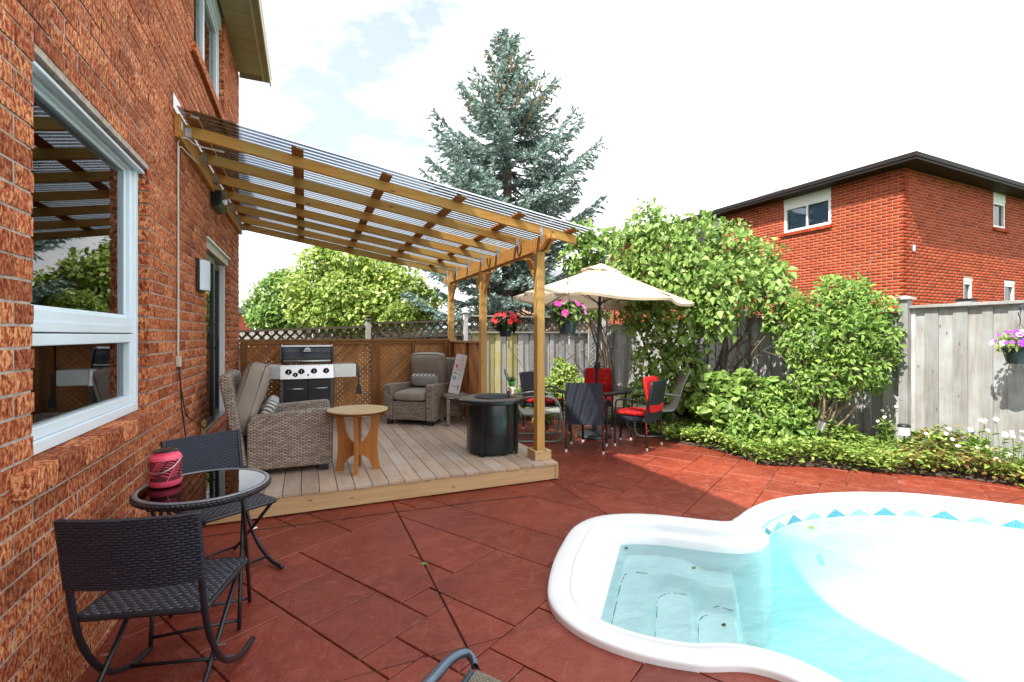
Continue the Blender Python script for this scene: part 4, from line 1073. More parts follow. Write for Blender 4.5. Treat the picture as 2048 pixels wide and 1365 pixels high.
recliner((-.13, 5.40, DZ), R(-90), 'grey wicker recliner seen from its side, back toward the house wall')
recliner((1.60, 7.32, DZ), R(142), 'grey wicker recliner with patterned pillow in the lattice corner')
def patmat():
    t = NT('zigzag_fabric'); sp = t.n('ShaderNodeSeparateXYZ'); t.l(t.n('ShaderNodeTexCoord').outputs['Object'], sp.inputs[0])
    fx = t.math('ABSOLUTE', t.math('SUBTRACT', t.math('MULTIPLY', t.math('FRACT', t.math('MULTIPLY', sp.outputs[0], 15)), 2), 1))
    z = t.math('FRACT', t.math('ADD', t.math('MULTIPLY', sp.outputs[1], 26), t.math('MULTIPLY', fx, 1.1)))
    c = t.mix(t.math('LESS_THAN', z, .46), (.62,.62,.58), (.11,.12,.13)); return t.bsdf(c, .9, 0, None, .15)
M['pattern'] = patmat()
def lumbar(loc, rot, label):
    o = cushion(.43, .19, .12, e=3.).build('lumbar_pillow', M['pattern'], None, smooth=True); o.location = loc; o.rotation_euler = rot
    return tag(o, label, 'pillow', 'patterned lumbar pillows')
def onchair(loc, rz, p):
    m = Matrix.Translation(loc) @ Euler((0, 0, rz)).to_matrix().to_4x4(); return tuple(m @ Vector(p))
lumbar(onchair((1.60,7.32,DZ), R(142), (.0,-.185,.615)), (Euler((R(66),0,R(142)))), 'patterned grey white lumbar pillow on the recliner in the lattice corner')
lumbar(onchair((-.13,5.40,DZ), R(-90), (.02,-.20,.60)), (Euler((R(62),0,R(-90)))), 'patterned lumbar pillow half hidden behind the arm of the side-on recliner')

# barbecue
gr = thing('barbecue_grill', 'black gas barbecue with stainless control panel and side shelves', 'barbecue', (.018, 7.30, DZ))
M['enamel'] = plain('black_enamel', (.010,.012,.018), .16, var=.2, scale=6, coat=.5); M['cab'] = plain('black_cabinet', (.014,.014,.017), .4, var=.2)
M['slate'] = plain('slate_blue_trim', (.07,.09,.11), .4, var=.1)
b = MB(); pf = [(.0,.925),(.50,.925),(.50,1.06),(.46,1.145),(.38,1.17),(.20,1.172),(.10,1.15),(.035,1.08),(.0,1.0)]
b.slabpoly(pf, 'x', -.315, .315); lid = b.build('lid', M['enamel'], gr, bevel=.008)
b = MB(); b.slabpoly([(y_, z_) for y_, z_ in [(-.006,.92),(.506,.92),(.506,1.065),(.465,1.152),(.382,1.178),(.20,1.18),(.095,1.157),(.03,1.085),(-.006,1.0)]], 'x', -.338, -.316); b.build('lid_end', M['enamel'], gr, bevel=.006)
b = MB(); b.slabpoly([(y_, z_) for y_, z_ in [(-.006,.92),(.506,.92),(.506,1.065),(.465,1.152),(.382,1.178),(.20,1.18),(.095,1.157),(.03,1.085),(-.006,1.0)]], 'x', .316, .338); b.build('lid_end', M['enamel'], gr, bevel=.006)
MB().bb(-.30, .30, .085, .11, 1.158, 1.176).build('lid_trim', M['steel'], gr)
b = MB(); b.tube([(-.30,0,.965),(-.295,-.045,.955),(.295,-.045,.955),(.30,0,.965)], .013, 10); b.build('lid_handle', M['steel'], gr, smooth=True)
MB().bb(-.27, .27, -.003, .003, .992, 1.0).build('lid_rib', M['slate'], gr)
# badge: half-round dome over an oval plate
bd = sub('badge', gr, (.0, .0435, 1.10), (R(-20), 0, 0))
b = MB(); b.slabpoly([(-.04*math.cos(math.pi*k/12), .05*math.sin(math.pi*k/12)*.85) for k in range(13)], 'y', -.012, 0); b.build('badge_dome', M['steel'], bd)
b = MB(); b.slabpoly([(.062*math.cos(2*math.pi*k/20), -.012+.016*math.sin(2*math.pi*k/20)) for k in range(20)], 'y', -.016, -.004); b.build('badge_plate', M['slate'], bd)
b = MB(); b.slabpoly([(-.045,-.02),(.045,-.02),(.05,-.008),(-.05,-.008)], 'y', -.018, -.0165); b.build('badge_bar', M['steel'], bd)
b = MB(); b.slabpoly([(-.045,.71),(-.035,.70),(.02,.70),(.05,.905),(-.02,.905)], 'x', -.344, .344); b.build('control_panel', M['steel'], gr, bevel=.003)
kn = [(-.237,.808,.037),(-.152,.770,.029),(-.075,.812,.037),(.087,.815,.037),(.245,.815,.037)]
def fy(z): return -.045+(z-.71)*.128-.0005
for x, z, r in kn:
    k = sub('knob', gr, (x, fy(z), z), (R(90)+.12, 0, 0))
    MB().lathe([(r*1.12,0),(r*1.12,.004),(r,.006),(r*.86,.032),(r*.8,.034)], 20).build('knob_body', M['enamel'], k, smooth=True, auto=40)
    MB().bb(-.0045, .0045, -r*.45, r*.62, .0342, .0362).build('knob_mark', M['white'], k)
    MB().bb(-r*1.22, -r*.9, -.4*r, .05*r, 0, .018).build('knob_wing', M['enamel'], k)
ig = MB(); ig.lathe([(.013,0),(.013,.01),(.009,.014)], 14); o = ig.build('igniter_button', M['enamel'], gr, smooth=True, auto=40); o.location = (.01, fy(.762), .762); o.rotation_euler = (R(90)+.12, 0, 0)
sl = MB(); [sl.bb(-.325+k*.04-.003, -.325+k*.04+.003, fy(.893)-.0015, fy(.893)+.01, .886, .897) for k in range(17)]; sl.build('vent_slots', M['enamel'], gr)
for s in (-1, 1):
    b = MB(); b.bb(s*.346, s*.65, -.03, .012, .715, .90); b.build('shelf_front', M['steel'], gr, bevel=.004)
    MB().bb(s*.346, s*.65, .0125, .46, .872, .90).build('side_shelf', M['steel'], gr, bevel=.004); MB().bb(s*.651, s*.668, -.032, .46, .72, .902).build('shelf_end', M['cab'], gr)
MB().bb(-.335, .335, .02, .5, .06, .699).build('cabinet', M['cab'], gr)
for s in (-1, 1):
    d = MB().bb(s*.008, s*.30, -.002, .0195, .08, .69).build('cabinet_door', M['cab'], gr, bevel=.004)
    h = MB(); h.tube([(s*.05,-.002,.575),(s*.055,-.032,.57),(s*.255,-.032,.575),(s*.26,-.002,.58)], .009, 8); h.build('door_handle', M['steel'], d, smooth=True)
    MB().bb(s*.303, s*.336, -.004, .0195, .05, .699).build('cabinet_post', M['slate'], gr)
MB().bb(-.335, .335, .021, .5, .03, .059).build('cabinet_floor', M['cab'], gr)
for x in (-.29, .29):
    for y in (.06, .45): MB().lathe([(.024,0),(.026,.005),(.026,.02),(.02,.03)], 12, (x, y, 0)).build('caster', M['cab'], gr)
sp = thing('barbecue_spatula', 'black spatula hanging from the right shelf of the barbecue', 'spatula', (.018+.685, 7.27, DZ+.52))
b = MB(); b.slabpoly([(-.008,.34),(.008,.34),(.012,.12),(.014,.10),(.035,.02),(.04,-.06),(-.04,-.05),(-.035,.03),(-.014,.10),(-.012,.12)], 'y', -.004, .004); b.build('spatula_body', M['cab'], sp, bevel=.002)

# round side table with crossed plywood legs
stb = thing('side_table', 'round pale wood side table with crossed arched legs on the deck edge', 'table', (.465, 4.90, DZ), R(-12))
M['birch'] = wood('pale_maple_top', (.52,.34,.15), (.66,.47,.24), 'x', knots=False, varr=.05, rough=.35); M['teak'] = wood('orange_ply', (.36,.135,.035), (.50,.21,.06), 'z', knots=False, varr=.1, rough=.45)
b = MB(); b.lathe([(.25,.570),(.275,.578),(.285,.586),(.286,.592),(.284,.597)], 48); b.build('table_top', M['birch'], stb, smooth=True, auto=30)
MB().lathe([(.20,.555),(.272,.5695)], 40).build('under_top', M['teak'], stb)
U_ = [(-.13+.13*(1-math.cos(a)), .26+.30*(1-math.sin(a)**.9)) for a in [k*math.pi/2/7 for k in range(8)]]; U_ += [(-x, z) for x, z in U_[::-1][1:]]
Ar = [(.135*math.cos(a), .155*math.sin(a)) for a in [k*math.pi/12 for k in range(13)]]
pf = [(-.205,0)]+[(-x, z) for x, z in Ar]+[(.205,0),(.185,.2),(.185,.33),(.205,.554)]+[(x, z) for x, z in U_[::-1]]+[(-.205,.554),(-.185,.33),(-.185,.2)]
b = MB(); b.slabpoly(pf, 'y', -.016, .016); b.build('leg_panel', M['teak'], stb)
b = MB(); b.slabpoly(pf, 'y', -.0155, .0155); b.v = [(-y, x, z*1.001) for x, y, z in b.v]; b.build('leg_panel', M['teak'], stb)

# wicker end table and the leaning sign
et = thing('end_table', 'small grey wicker end table holding the leaning sign', 'table', (2.05, 6.94, DZ))
MB().bb(-.18, .18, -.2, .2, .385, .43).build('table_top', M['wick_grey'], et, bevel=.012); MB().bb(-.175, .175, -.195, .195, .4305, .437).build('top_panel', M['old_x'], et, bevel=.002)
for x in (-.155, .155):
    for y in (-.175, .175): MB().bb(x-.024, x+.024, y-.024, y+.024, .012, .3845).build('leg', M['wick_grey'], et, bevel=.006); MB().bb(x-.018, x+.018, y-.018, y+.018, 0, .0115).build('foot', M['black_metal'], et)
MB().bb(-.13, .13, .165, .185, .08, .3845).build('back_panel', M['wick_grey'], et)
MB().lathe([(.02,0),(.02,.004),(.012,.007)], 14, (.0, -.205, .41)).build('opener_badge', M['white'], et)
sg = thing('leaning_sign', 'narrow white sign with pink and teal marks leaning on the end table', 'sign', (2.02, 6.93, DZ+.4385), 0)
sg.rotation_euler = Euler((R(-12), R(10), R(-32)))
M['signw'] = plain('sign_white', (.74,.74,.74), .5, var=.03); M['pk'] = plain('sign_pink', (.75,.10,.30), .5); M['rd'] = plain('sign_coral', (.70,.22,.20), .5); M['tl'] = plain('sign_teal', (.05,.42,.48), .5); M['dk'] = plain('sign_grey', (.10,.14,.15), .5); M['lg'] = plain('sign_green', (.35,.62,.30), .5)
def rrect(w, h, r, n=5): return [(sx*(w/2-r)+r*math.cos(a0+k*math.pi/2/n), sz*(h/2-r)+r*math.sin(a0+k*math.pi/2/n)) for sx, sz, a0 in ((1,1,0),(-1,1,math.pi/2),(-1,-1,math.pi),(1,-1,1.5*math.pi)) for k in range(n+1)]
b = MB(); b.slabpoly([(x, z+.31) for x, z in rrect(.17, .60, .02)], 'y', 0, .016); b.build('sign_board', M['signw'], sg)
rg = random.Random(4)
def marks(z, h, x0, x1, m, name='lettering'):
    b = MB(); x = x0
    while x < x1-.006:
        w = rg.uniform(.007, .012); k = rg.random()
        b.bb(x, x+.0028, -.0016, .001, z, z+h)
        if k < .6: b.bb(x+.0028, x+w, -.0016, .001, z+h-.003, z+h)
        if k > .3: b.bb(x+.0028, x+w, -.0016, .001, z, z+.003)
        x += w+.004
    b.build(name, m, sg)
marks(.545, .012, .0, .06, M['lg']); marks(.49, .032, -.055, .065, M['rd']); marks(.45, .02, -.0, .055, M['dk']); marks(.405, .012, -.01, .06, M['rd']); marks(.35, .034, -.055, .06, M['rd']); marks(.29, .02, .005, .06, M['dk']); marks(.25, .014, .01, .06, M['rd']); marks(.21, .012, .0, .055, M['pk']); marks(.10, .03, -.06, .03, M['pk'])
def sandal(x, z, m, rot):
    b = MB(); pf = [(.011*math.cos(a)*(1 if math.sin(a) > 0 else .8), .036*math.sin(a)) for a in [2*math.pi*k/16 for k in range(16)]]; pf = [(x+p*math.cos(rot)-q*math.sin(rot), z+p*math.sin(rot)+q*math.cos(rot)) for p, q in pf]
    b.slabpoly(pf, 'y', -.0015, .001); b.build('printed_motif', m, sg)
sandal(-.05, .43, M['pk'], .25); sandal(-.028, .42, M['pk'], -.1); sandal(-.05, .24, M['tl'], .1); sandal(-.025, .235, M['tl'], -.1); sandal(-.035, .315, M['tl'], 1.5); sandal(.045, .11, M['dk'], 0.)

# round fire table
ft = thing('fire_table', 'round dark fire table with tiled top and burner cover on the deck', 'fire table', (1.94, 5.09, DZ), R(20))
M['drum'] = plain('gunmetal_drum', (.022,.030,.036), .28, .5, var=.2, scale=5, coat=.3); M['tile'] = wood('grey_tile_top', (.17,.145,.12), (.27,.235,.20), 'x', knots=False, varr=.4, rough=.45); M['cover'] = plain('burner_cover', (.035,.042,.06), .45, .3)
b = MB(); b.lathe([(.275,.03),(.28,.05),(.28,.55),(.275,.57)], 56); b.build('drum', M['drum'], ft, smooth=True, auto=30)
b = MB(); b.lathe([(.20,.571),(.375,.571),(.388,.58),(.388,.607),(.38,.614),(.345,.614),(.34,.610)], 64, cap=False); b.build('top_rim', M['drum'], ft, smooth=True, auto=30)
for k in range(6):
    a0, a1 = k*math.pi/3+.008, (k+1)*math.pi/3-.008; pf = [(.345*math.cos(a0+(a1-a0)*j/10), .345*math.sin(a0+(a1-a0)*j/10)) for j in range(11)]+[(.15*math.cos(a1-(a1-a0)*j/5), .15*math.sin(a1-(a1-a0)*j/5)) for j in range(6)]
    MB().prism(pf, .572, .613).build('top_tile', M['tile'], ft)
b = MB(); b.lathe([(.195,.6135),(.20,.617),(.198,.626),(.18,.629),(.001,.630)], 44); b.build('burner_cover', M['cover'], ft, smooth=True, auto=40)
for k in range(4):
    a = k*math.pi/2+R(28)-math.pi/2; b = MB(); b.box((.292*math.cos(a), .292*math.sin(a), .285), (.024, .05, .57), Euler((0, 0, a)).to_matrix()); b.build('leg', M['drum'], ft, bevel=.004)
pa = thing('pineapple_ornament', 'silver pineapple ornament with green leaves on the fire table', 'ornament', (2.13, 4.975, DZ+.6140)); pa.scale = (1.22, 1.22, 1.22)
b = MB(); rows = []
for i, (r, z) in enumerate([(.030,0),(.040,.012),(.046,.03),(.047,.05),(.044,.07),(.038,.09),(.028,.105),(.02,.11)]): rows.append([((r*(1.0+.06*((j+i) % 2)))*math.cos(2*math.pi*j/16), (r*(1.0+.06*((j+i) % 2)))*math.sin(2*math.pi*j/16), z) for j in range(16)])
b.grid(rows, close_u=True); b.add(rows[0], [tuple(range(15,-1,-1))]); b.build('body', plain('silver_foil', (.72,.68,.58), .22, 1, var=.1), pa)
M['gleaf'] = plain('green_glass', (.01,.12,.04), .2, var=.2)
MB().lathe([(.022,.108),(.027,.12),(.027,.14),(.024,.146)], 16).build('collar', plain('bright_green', (.03,.32,.10), .3), pa, smooth=True, auto=40)
for k in range(11):
    a = k*2.4; t_ = .25+.35*(k % 3); L_ = .055+.012*(k % 2); d = Vector((math.cos(a)*math.sin(t_), math.sin(a)*math.sin(t_), math.cos(t_))); p = Vector((.016*math.cos(a), .016*math.sin(a), .142)); sd = Vector((-math.sin(a), math.cos(a), 0))*.009
    MB().add([p-sd, p+sd, p+d*L_*.6+sd*.8+Vector((0,0,.001)), p+d*L_, p+d*L_*.6-sd*.8, p+d*L_*.4+Vector((math.cos(a), math.sin(a), 0))*.004], [(0,1,2,5),(5,2,3),(5,3,4),(0,5,4)]).build('leaf', M['gleaf'], pa)

# folding bistro set
M['frame_blk'] = plain('powder_black', (.011,.013,.019), .35, var=.15); M['dglass'] = glassmat('smoked_glass', (.16,.16,.17), 1.45)
M['rimw'] = wicker('rim_wicker', (.010,.010,.013), (.035,.037,.045), .012, .02, .4, .3); M['ringm'] = plain('grey_edge_ring', (.22,.24,.27), .3, .3)
bt_ = thing('bistro_table', 'small round folding bistro table with smoked glass top beside the brick wall', 'table', (-.475, 2.875, 0), R(0)); TZ = .735
b = MB(); b.lathe([(.255,TZ-.006),(.255,TZ-.03),(.285,TZ-.034),(.302,TZ-.024),(.305,TZ-.008),(.296,TZ+.002)], 56, cap=False); b.build('rim', M['rimw'], bt_, smooth=True, auto=50)
b = MB(); b.lathe([(.296,TZ+.002),(.294,TZ+.0055),(.276,TZ+.0055),(.274,TZ+.002)], 56, cap=False); b.build('edge_ring', M['ringm'], bt_, smooth=True)
b = MB(); b.lathe([(.275,TZ-.004),(.275,TZ+.003)], 56); b.build('glass_top', M['dglass'], bt_)
for x in (-.185, .185):
    MB().tube([(x,-.16,TZ-.035),(x,-.10,.60),(x,.12,.15),(x,.18,.006)], .0095, 8).build('leg', M['frame_blk'], bt_, smooth=True)
    MB().tube([(x-.022,.15,TZ-.035),(x-.022,.10,.60),(x-.022,-.06,.15),(x-.022,-.09,.006)], .0095, 8).build('leg', M['frame_blk'], bt_, smooth=True)
    MB().bb(x-.012, x+.012, -.19, .19, TZ-.048, TZ-.0355).build('top_bearer', M['frame_blk'], bt_); MB().bb(x-.03, x+.012, .12, .17, TZ-.11, TZ-.049).build('latch_plate', M['frame_blk'], bt_)
MB().tube([(-.185,.17,.03),(.185,.17,.03)], .0075, 8).build('cross_bar', M['frame_blk'], bt_, smooth=True); MB().tube([(-.207,-.08,.05),(.163,-.08,.05)], .0075, 8).build('cross_bar', M['frame_blk'], bt_, smooth=True)
for x in (-.196, .174): MB().lathe([(.006,-.02),(.006,.02)], 8, (x, .02, .38)).build('pivot', M['steel'], bt_)
def bistro_chair(loc, rz, label):
    t = thing('folding_chair', label, 'chair', loc, rz, 'black folding chairs of the bistro set'); W = .225
    for s in (-1, 1):
        MB().tube(bez([(s*W,-.285,.835),(s*W,-.255,.66),(s*W,-.225,.47),(s*W,-.17,.30),(s*W,-.05,.13),(s*W,.12,.035),(s*W,.27,.018)], 6), .0125, 8).build('side_tube', M['frame_blk'], t, smooth=True)
        MB().tube([(s*(W-.028),.195,.425),(s*(W-.028),-.03,.22),(s*(W-.028),-.27,.012)], .0105, 8).build('leg', M['frame_blk'], t, smooth=True)
        MB().lathe([(.007,-.02),(.007,.02)], 10, (0,0,0)).build('pivot', M['steel'], t).matrix_local = Matrix.Translation((s*(W-.008), -.055, .195)) @ Euler((0, R(90), 0)).to_matrix().to_4x4()
    b = MB(); n = 9
    def bp(i, z, o): x = -W-.012+(2*W+.024)*i/n; k = 1-(2*i/n-1)**2; y = -.225-(z-.47)*.165-.03*k; return (x, y+o, z)
    f = [[bp(i, z, .012) for i in range(n+1)] for z in (.565,.6,.65,.7,.75,.8,.835)]; r_ = [[bp(i, z, -.014) for i in range(n+1)] for z in (.835,.8,.75,.7,.65,.6,.565)]
    b.grid(f+r_, close_v=True)
    for i in (0, n): b.add([row[i] for row in f+r_], [tuple(range(14))])
    b.build('backrest', M['wick_black'], t, smooth=True, auto=45)
    b = MB(); pf = rrect(.44, .42, .03); b.prism([(x, y) for x, y in pf], .425, .447); b.build('seat', M['wick_seat'], t, bevel=.008)
    fr_ = [(x*1.02, y*1.02, .434) for x, y in rrect(.44, .42, .035)]; MB().tube(fr_, .011, 8, True).build('seat_rim', M['frame_blk'], t, smooth=True)
    MB().tube([(-W+.03,-.24,.04),(W-.03,-.24,.04)], .008, 8).build('stretcher', M['frame_blk'], t, smooth=True); MB().tube([(-W,.10,.045),(W,.10,.045)], .008, 8).build('stretcher', M['frame_blk'], t, smooth=True)
    return t
bistro_chair((-.525, 2.45, 0), R(-14.5), 'black woven folding chair with its back toward us, drawn up to the bistro table')
bistro_chair((-.475, 3.50, 0), R(213), 'black woven folding chair between the bistro table and the deck')
# pink lantern
ln = thing('garden_lantern', 'pink cut-metal leaf pattern solar lantern on the bistro table', 'lantern', (-.655, 2.93, TZ+.0058))
M['pink'] = plain('pink_enamel', (.80,.085,.16), .4, var=.06, scale=6); M['solar'] = plain('solar_cell', (.02,.018,.02), .25)
M['pinkdark'] = plain('lantern_inside', (.10,.012,.02), .8)
b = MB(); b.lathe([(.058,0),(.066,.004),(.0695,.016),(.071,.03)], 40); b.build('base', M['pink'], ln, smooth=True, auto=50)
b = MB(); b.lathe([(.0715,.135),(.0705,.145),(.062,.156),(.053,.16),(.053,.172),(.05,.172)], 40); b.build('shoulder', M['pink'], ln, smooth=True, auto=50)
b = MB(); b.lathe([(.054,.1722),(.054,.178),(.05,.180),(.001,.180)], 36); b.build('solar_panel', M['solar'], ln, smooth=True, auto=40)
b = MB(); b.lathe([(.064,.03),(.064,.135)], 36, cap=False); b.build('inner_tube', M['pinkdark'], ln, smooth=True)
# pierced wall: leaf fronds built from curved strips
def strip(pts, w):
    b = MB(); rows = [[], []]
    for i in range(len(pts)):
        a = pts[max(i-1, 0)]; c = pts[min(i+1, len(pts)-1)]; dx, dz = c[0]-a[0], c[1]-a[1]; l = math.hypot(dx, dz) or 1; wi = w*(1 if 0 < i < len(pts)-1 else .75)
        for k, s in ((0, 1), (1, -1)):
            aa, zz = pts[i][0]-dz/l*wi*s, pts[i][1]+dx/l*wi*s; zz = min(max(zz, .029), .136); th = aa/.0712
            rows[k].append((.0712*math.cos(th), .0712*math.sin(th), zz))
    b.grid(rows); return b
pw = MB()
for k in range(5):
    a0 = k*.0895; base = (a0, .032); tip = (a0+.055, .134)
    sp_ = [(base[0]+(tip[0]-base[0])*t, base[1]+(tip[1]-base[1])*t**.8) for t in [i/8 for i in range(9)]]
    q = strip(sp_, .0022); pw.add(q.v, q.f)
    for j in range(1, 9):
        p = sp_[j]
        for s in (-1, 1):
            L_ = .040; d = (s*.9, .35) if s < 0 else (.95, .1); e = (p[0]+d[0]*L_, p[1]+d[1]*L_*.8+.003)
            q = strip([p, ((p[0]+e[0])/2, (p[1]+e[1])/2+.003), e], .0021); pw.add(q.v, q.f)
pw.build('pierced_wall', M['pink'], ln, fix=False)
for z in (.03, .136): MB().tube([(.0712*math.cos(2*math.pi*k/36), .0712*math.sin(2*math.pi*k/36), z) for k in range(36)], .0022, 6, True).build('ring', M['pink'], ln, smooth=True)
b = MB(); b.tube([(.0745*math.cos(a), -.0745*abs(math.sin(a))*1.0-.006*math.sin(a), .140-.062*math.sin(a)) for a in [math.pi*k/20 for k in range(21)]], .0025, 6); hnd = b.build('handle', M['steel'], ln, smooth=True); hnd.rotation_euler = (0, 0, R(-15))

# chaise at the pool edge (only its front corner shows)
cl = thing('sling_lounge', 'brown sling lounge chair with curved blue grey metal arm by the pool', 'lounge chair', (.635, 1.127, 0), R(-51))
M['bluegrey'] = plain('blue_grey_metal', (.10,.13,.18), .25, .6, var=.1); M['sling'] = wicker('olive_sling', (.10,.085,.06), (.26,.23,.17), .006, .012, .8, .4, .4)
for s in (-1, 1):
    MB().tube([(s*.285,-.01,.505),(s*.288,-.4,.43),(s*.288,-1.0,.41)], .014, 8).build('side_rail', M['bluegrey'], cl, smooth=True)
    b = MB(); pp = bez([(s*.335,-.5,.555),(s*.342,-.3,.55),(s*.350,-.13,.54),(s*.362,-.02,.53),(s*.350,.045,.52),(s*.322,.05,.51),(s*.30,.03,.50)], 5); k_ = len(pp)
    wd_ = [.020-.010*(i/(k_-1)) for i in range(k_)]
    nr_ = []
    for i in range(k_):
        d_ = (pp[min(i+1, k_-1)]-pp[max(i-1, 0)]).normalized(); nr_.append(Vector((d_.y, -d_.x, 0)))
    rows = [[tuple(pp[i]+nr_[i]*wd_[i]*u+Vector((0, 0, z))) for i in range(k_)] for u, z in ((-1,0),(-.4,.008),(.4,.008),(1,0),(1,-.012),(-1,-.012))]
    b.grid(rows, close_v=True); b.build('arm', M['bluegrey'], cl, smooth=True)
    MB().tube([(s*.345,-.2,.535),(s*.33,-.25,.3),(s*.32,-.2,.0)], .014, 8).build('leg', M['bluegrey'], cl, smooth=True); MB().tube([(s*.335,-.49,.545),(s*.32,-.7,.42),(s*.31,-.9,0)], .014, 8).build('leg', M['bluegrey'], cl, smooth=True)
b = MB(); b.grid([[(x, y, z-.01*(1-(x/.27)**2)) for x in [-.27+.054*k for k in range(11)]] for y, z in ((-.005,.50),(.0,.515),(-.02,.522),(-.2,.48),(-.4,.44),(-.7,.425),(-1.0,.42))]); b.build('sling', M['sling'], cl, smooth=True)

# ------------------------------------------------------------------ dining set
M['redf'] = None
def redfab():
    t = NT('red_flower_fabric'); v = t.pos((1,1,1), 'obj'); vo = t.n('ShaderNodeTexVoronoi'); vo.inputs['Scale'].default_value = 7; t.l(v, vo.inputs['Vector'])
    d = vo.outputs['Distance']; ring_ = t.math('MULTIPLY', t.math('GREATER_THAN', d, .22), t.math('LESS_THAN', d, .27)); f = t.noise(v, 30, 3)
    c = t.ramp(f, [(.3, (.42,.012,.016)), (.7, (.60,.022,.024))]); c = t.mix(t.math('MULTIPLY', ring_, .6), c, (.75,.14,.05)); return t.bsdf(c, .8, 0, t.bump(f, .3, .006), .2)
M['redf'] = redfab(); M['greytube'] = plain('grey_green_tube', (.20,.25,.235), .4, .3, var=.1); M['beige'] = wicker('beige_sling', (.36,.36,.30), (.56,.56,.48), .004, .008, .85, .2, .3); M['chrome'] = plain('white_foot', (.75,.75,.74), .3)
DT = (3.92, 6.05)
dt = thing('dining_table', 'round glass top patio table with dark rim under the parasol', 'table', (DT[0], DT[1], 0))
b = MB(); b.lathe([(.50,.70),(.50,.675),(.53,.672),(.545,.685),(.545,.705),(.53,.712)], 56, cap=False); b.build('rim', M['rimw'], dt, smooth=True, auto=50)
b = MB(); b.lathe([(.04,.703),(.53,.703),(.53,.711),(.04,.711),(.04,.703)], 56, cap=False); b.build('glass_top', glassmat('table_glass', (.5,.55,.52), 1.5, base=.05), dt)
for k in range(4):
    a = k*math.pi/2+.6; MB().tube([(.49*math.cos(a),.49*math.sin(a),.675),(.42*math.cos(a),.42*math.sin(a),.3),(.40*math.cos(a),.40*math.sin(a),.012)], .016, 8).build('leg', M['frame_blk'], dt, smooth=True); MB().lathe([(.018,0),(.018,.03)], 10, (.40*math.cos(a), .40*math.sin(a), 0)).build('foot', M['chrome'], dt)
def wicker_chair(loc, rz, label, cushion_on):
    t = thing('dining_chair', label, 'chair', loc, rz, 'black wicker chairs round the glass table'); W = .235
    for s in (-1, 1):
        MB().tube(bez([(s*W,-.22,.012),(s*W,-.21,.25),(s*W,-.215,.45),(s*(W-.01),-.25,.7),(s*(W-.015),-.285,.885)], 4), .0125, 8).build('leg', M['frame_blk'], t, smooth=True)
        MB().tube(bez([(s*(W+.005),.235,.012),(s*(W+.01),.225,.35),(s*(W+.02),.215,.58),(s*(W+.025),.17,.635),(s*(W+.02),0,.65),(s*(W+.005),-.18,.625),(s*W,-.235,.60)], 5), .0125, 8).build('arm_leg', M['frame_blk'], t, smooth=True)
        for y in (-.22, .235): MB().lathe([(.0155,0),(.0155,.035)], 10, (s*(W+(.005 if y > 0 else 0)), y, 0)).build('foot', M['chrome'], t)
    b = MB(); n = 8
    def bp(i, z, o): x = -W-.002+(2*W+.004)*i/n*1.0; k = 1-(2*i/n-1)**2; y = -.205-max(0, z-.45)*.19-.02*k; return (x*(1-.06*max(0, z-.45)), y+o, z)
    zs_ = (.36,.45,.55,.65,.75,.85,.90); f = [[bp(i, z, .012) for i in range(n+1)] for z in zs_]; r_ = [[bp(i, z, -.016) for i in range(n+1)] for z in zs_[::-1]]
    b.grid(f+r_, close_v=True)
    for i in (0, n): b.add([row[i] for row in f+r_], [tuple(range(14))])
    b.build('backrest', M['wick_black'], t, smooth=True, auto=45)
    MB().bb(-W+.002, W-.002, -.195, .235, .36, .425).build('seat', M['wick_black'], t, bevel=.012)
    if cushion_on:
        xform(cushion(.45, .44, .07, 10, 4), (0, .025, .458)).build('seat_cushion', M['redf'], t, smooth=True)
        if cushion_on > 1: xform(cushion(.44, .48, .06, 10, 4), (0, -.207, .715), (R(79), 0, 0)).build('back_cushion', M['redf'], t, smooth=True)
        for s in (-1, 1): b = MB(); b.tube(bez([(s*.225,-.2,.44),(s*.245,-.215,.36),(s*.24,-.22,.25),(s*.246,-.222,.18)], 4), .004, 5); b.build('cushion_tie', M['redf'], t)
    return t
def face(dx, dy): return math.atan2(-dx, dy)
wicker_chair((3.40, 5.43, 0), face(.63,.78), 'black wicker dining chair turned away, its woven back toward the deck', 1)
wicker_chair((4.17, 5.33, 0), face(-.45,.89), 'black wicker dining chair with red cushions in front of the lilac', 2)
wicker_chair((4.42, 6.72, 0), face(-.60,-.80), 'black wicker dining chair with red flowered back cushion beyond the table', 2)
wicker_chair((3.50, 6.90, 0), face(.50,-.86), 'black wicker dining chair half hidden by the front pergola post', 1)
def spring_chair(loc, rz, label):
    t = thing('spring_chair', label, 'chair', loc, rz, 'grey sling spring chairs round the glass table'); W = .27
    for s in (-1, 1):
        MB().tube(bez([(s*W,-.30,.018),(s*W,0,.018),(s*W,.22,.018),(s*W,.315,.05),(s*W,.35,.14),(s*W,.335,.34),(s*W,.29,.54),(s*(W+.005),.20,.625),(s*(W+.01),.0,.65),(s*(W+.005),-.22,.625),(s*W,-.33,.61)], 5), .0135, 8).build('spring_leg', M['greytube'], t, smooth=True)
        MB().tube(bez([(s*(W-.02),.33,.42),(s*(W-.02),.15,.405),(s*(W-.02),-.12,.385),(s*(W-.02),-.23,.41),(s*(W-.02),-.30,.55),(s*(W-.02),-.36,.75),(s*(W-.02),-.45,.95),(s*(W-.02),-.475,.985)], 5), .0135, 8).build('side_rail', M['greytube'], t, smooth=True)
    MB().bb(-W+.0, W-.0, -.325, -.285, .006, .03).build('base_bar', M['greytube'], t, bevel=.004)
    b = MB(); pr_ = bez([(0,.335,.425),(0,.15,.408),(0,-.12,.388),(0,-.225,.415),(0,-.295,.55),(0,-.355,.75),(0,-.445,.95)], 5); b.grid([[(x, p.y, p.z) for x in (-W+.03, -.12, 0, .12, W-.03)] for p in pr_]); b.build('sling', M['beige'], t, smooth=True)
    return t
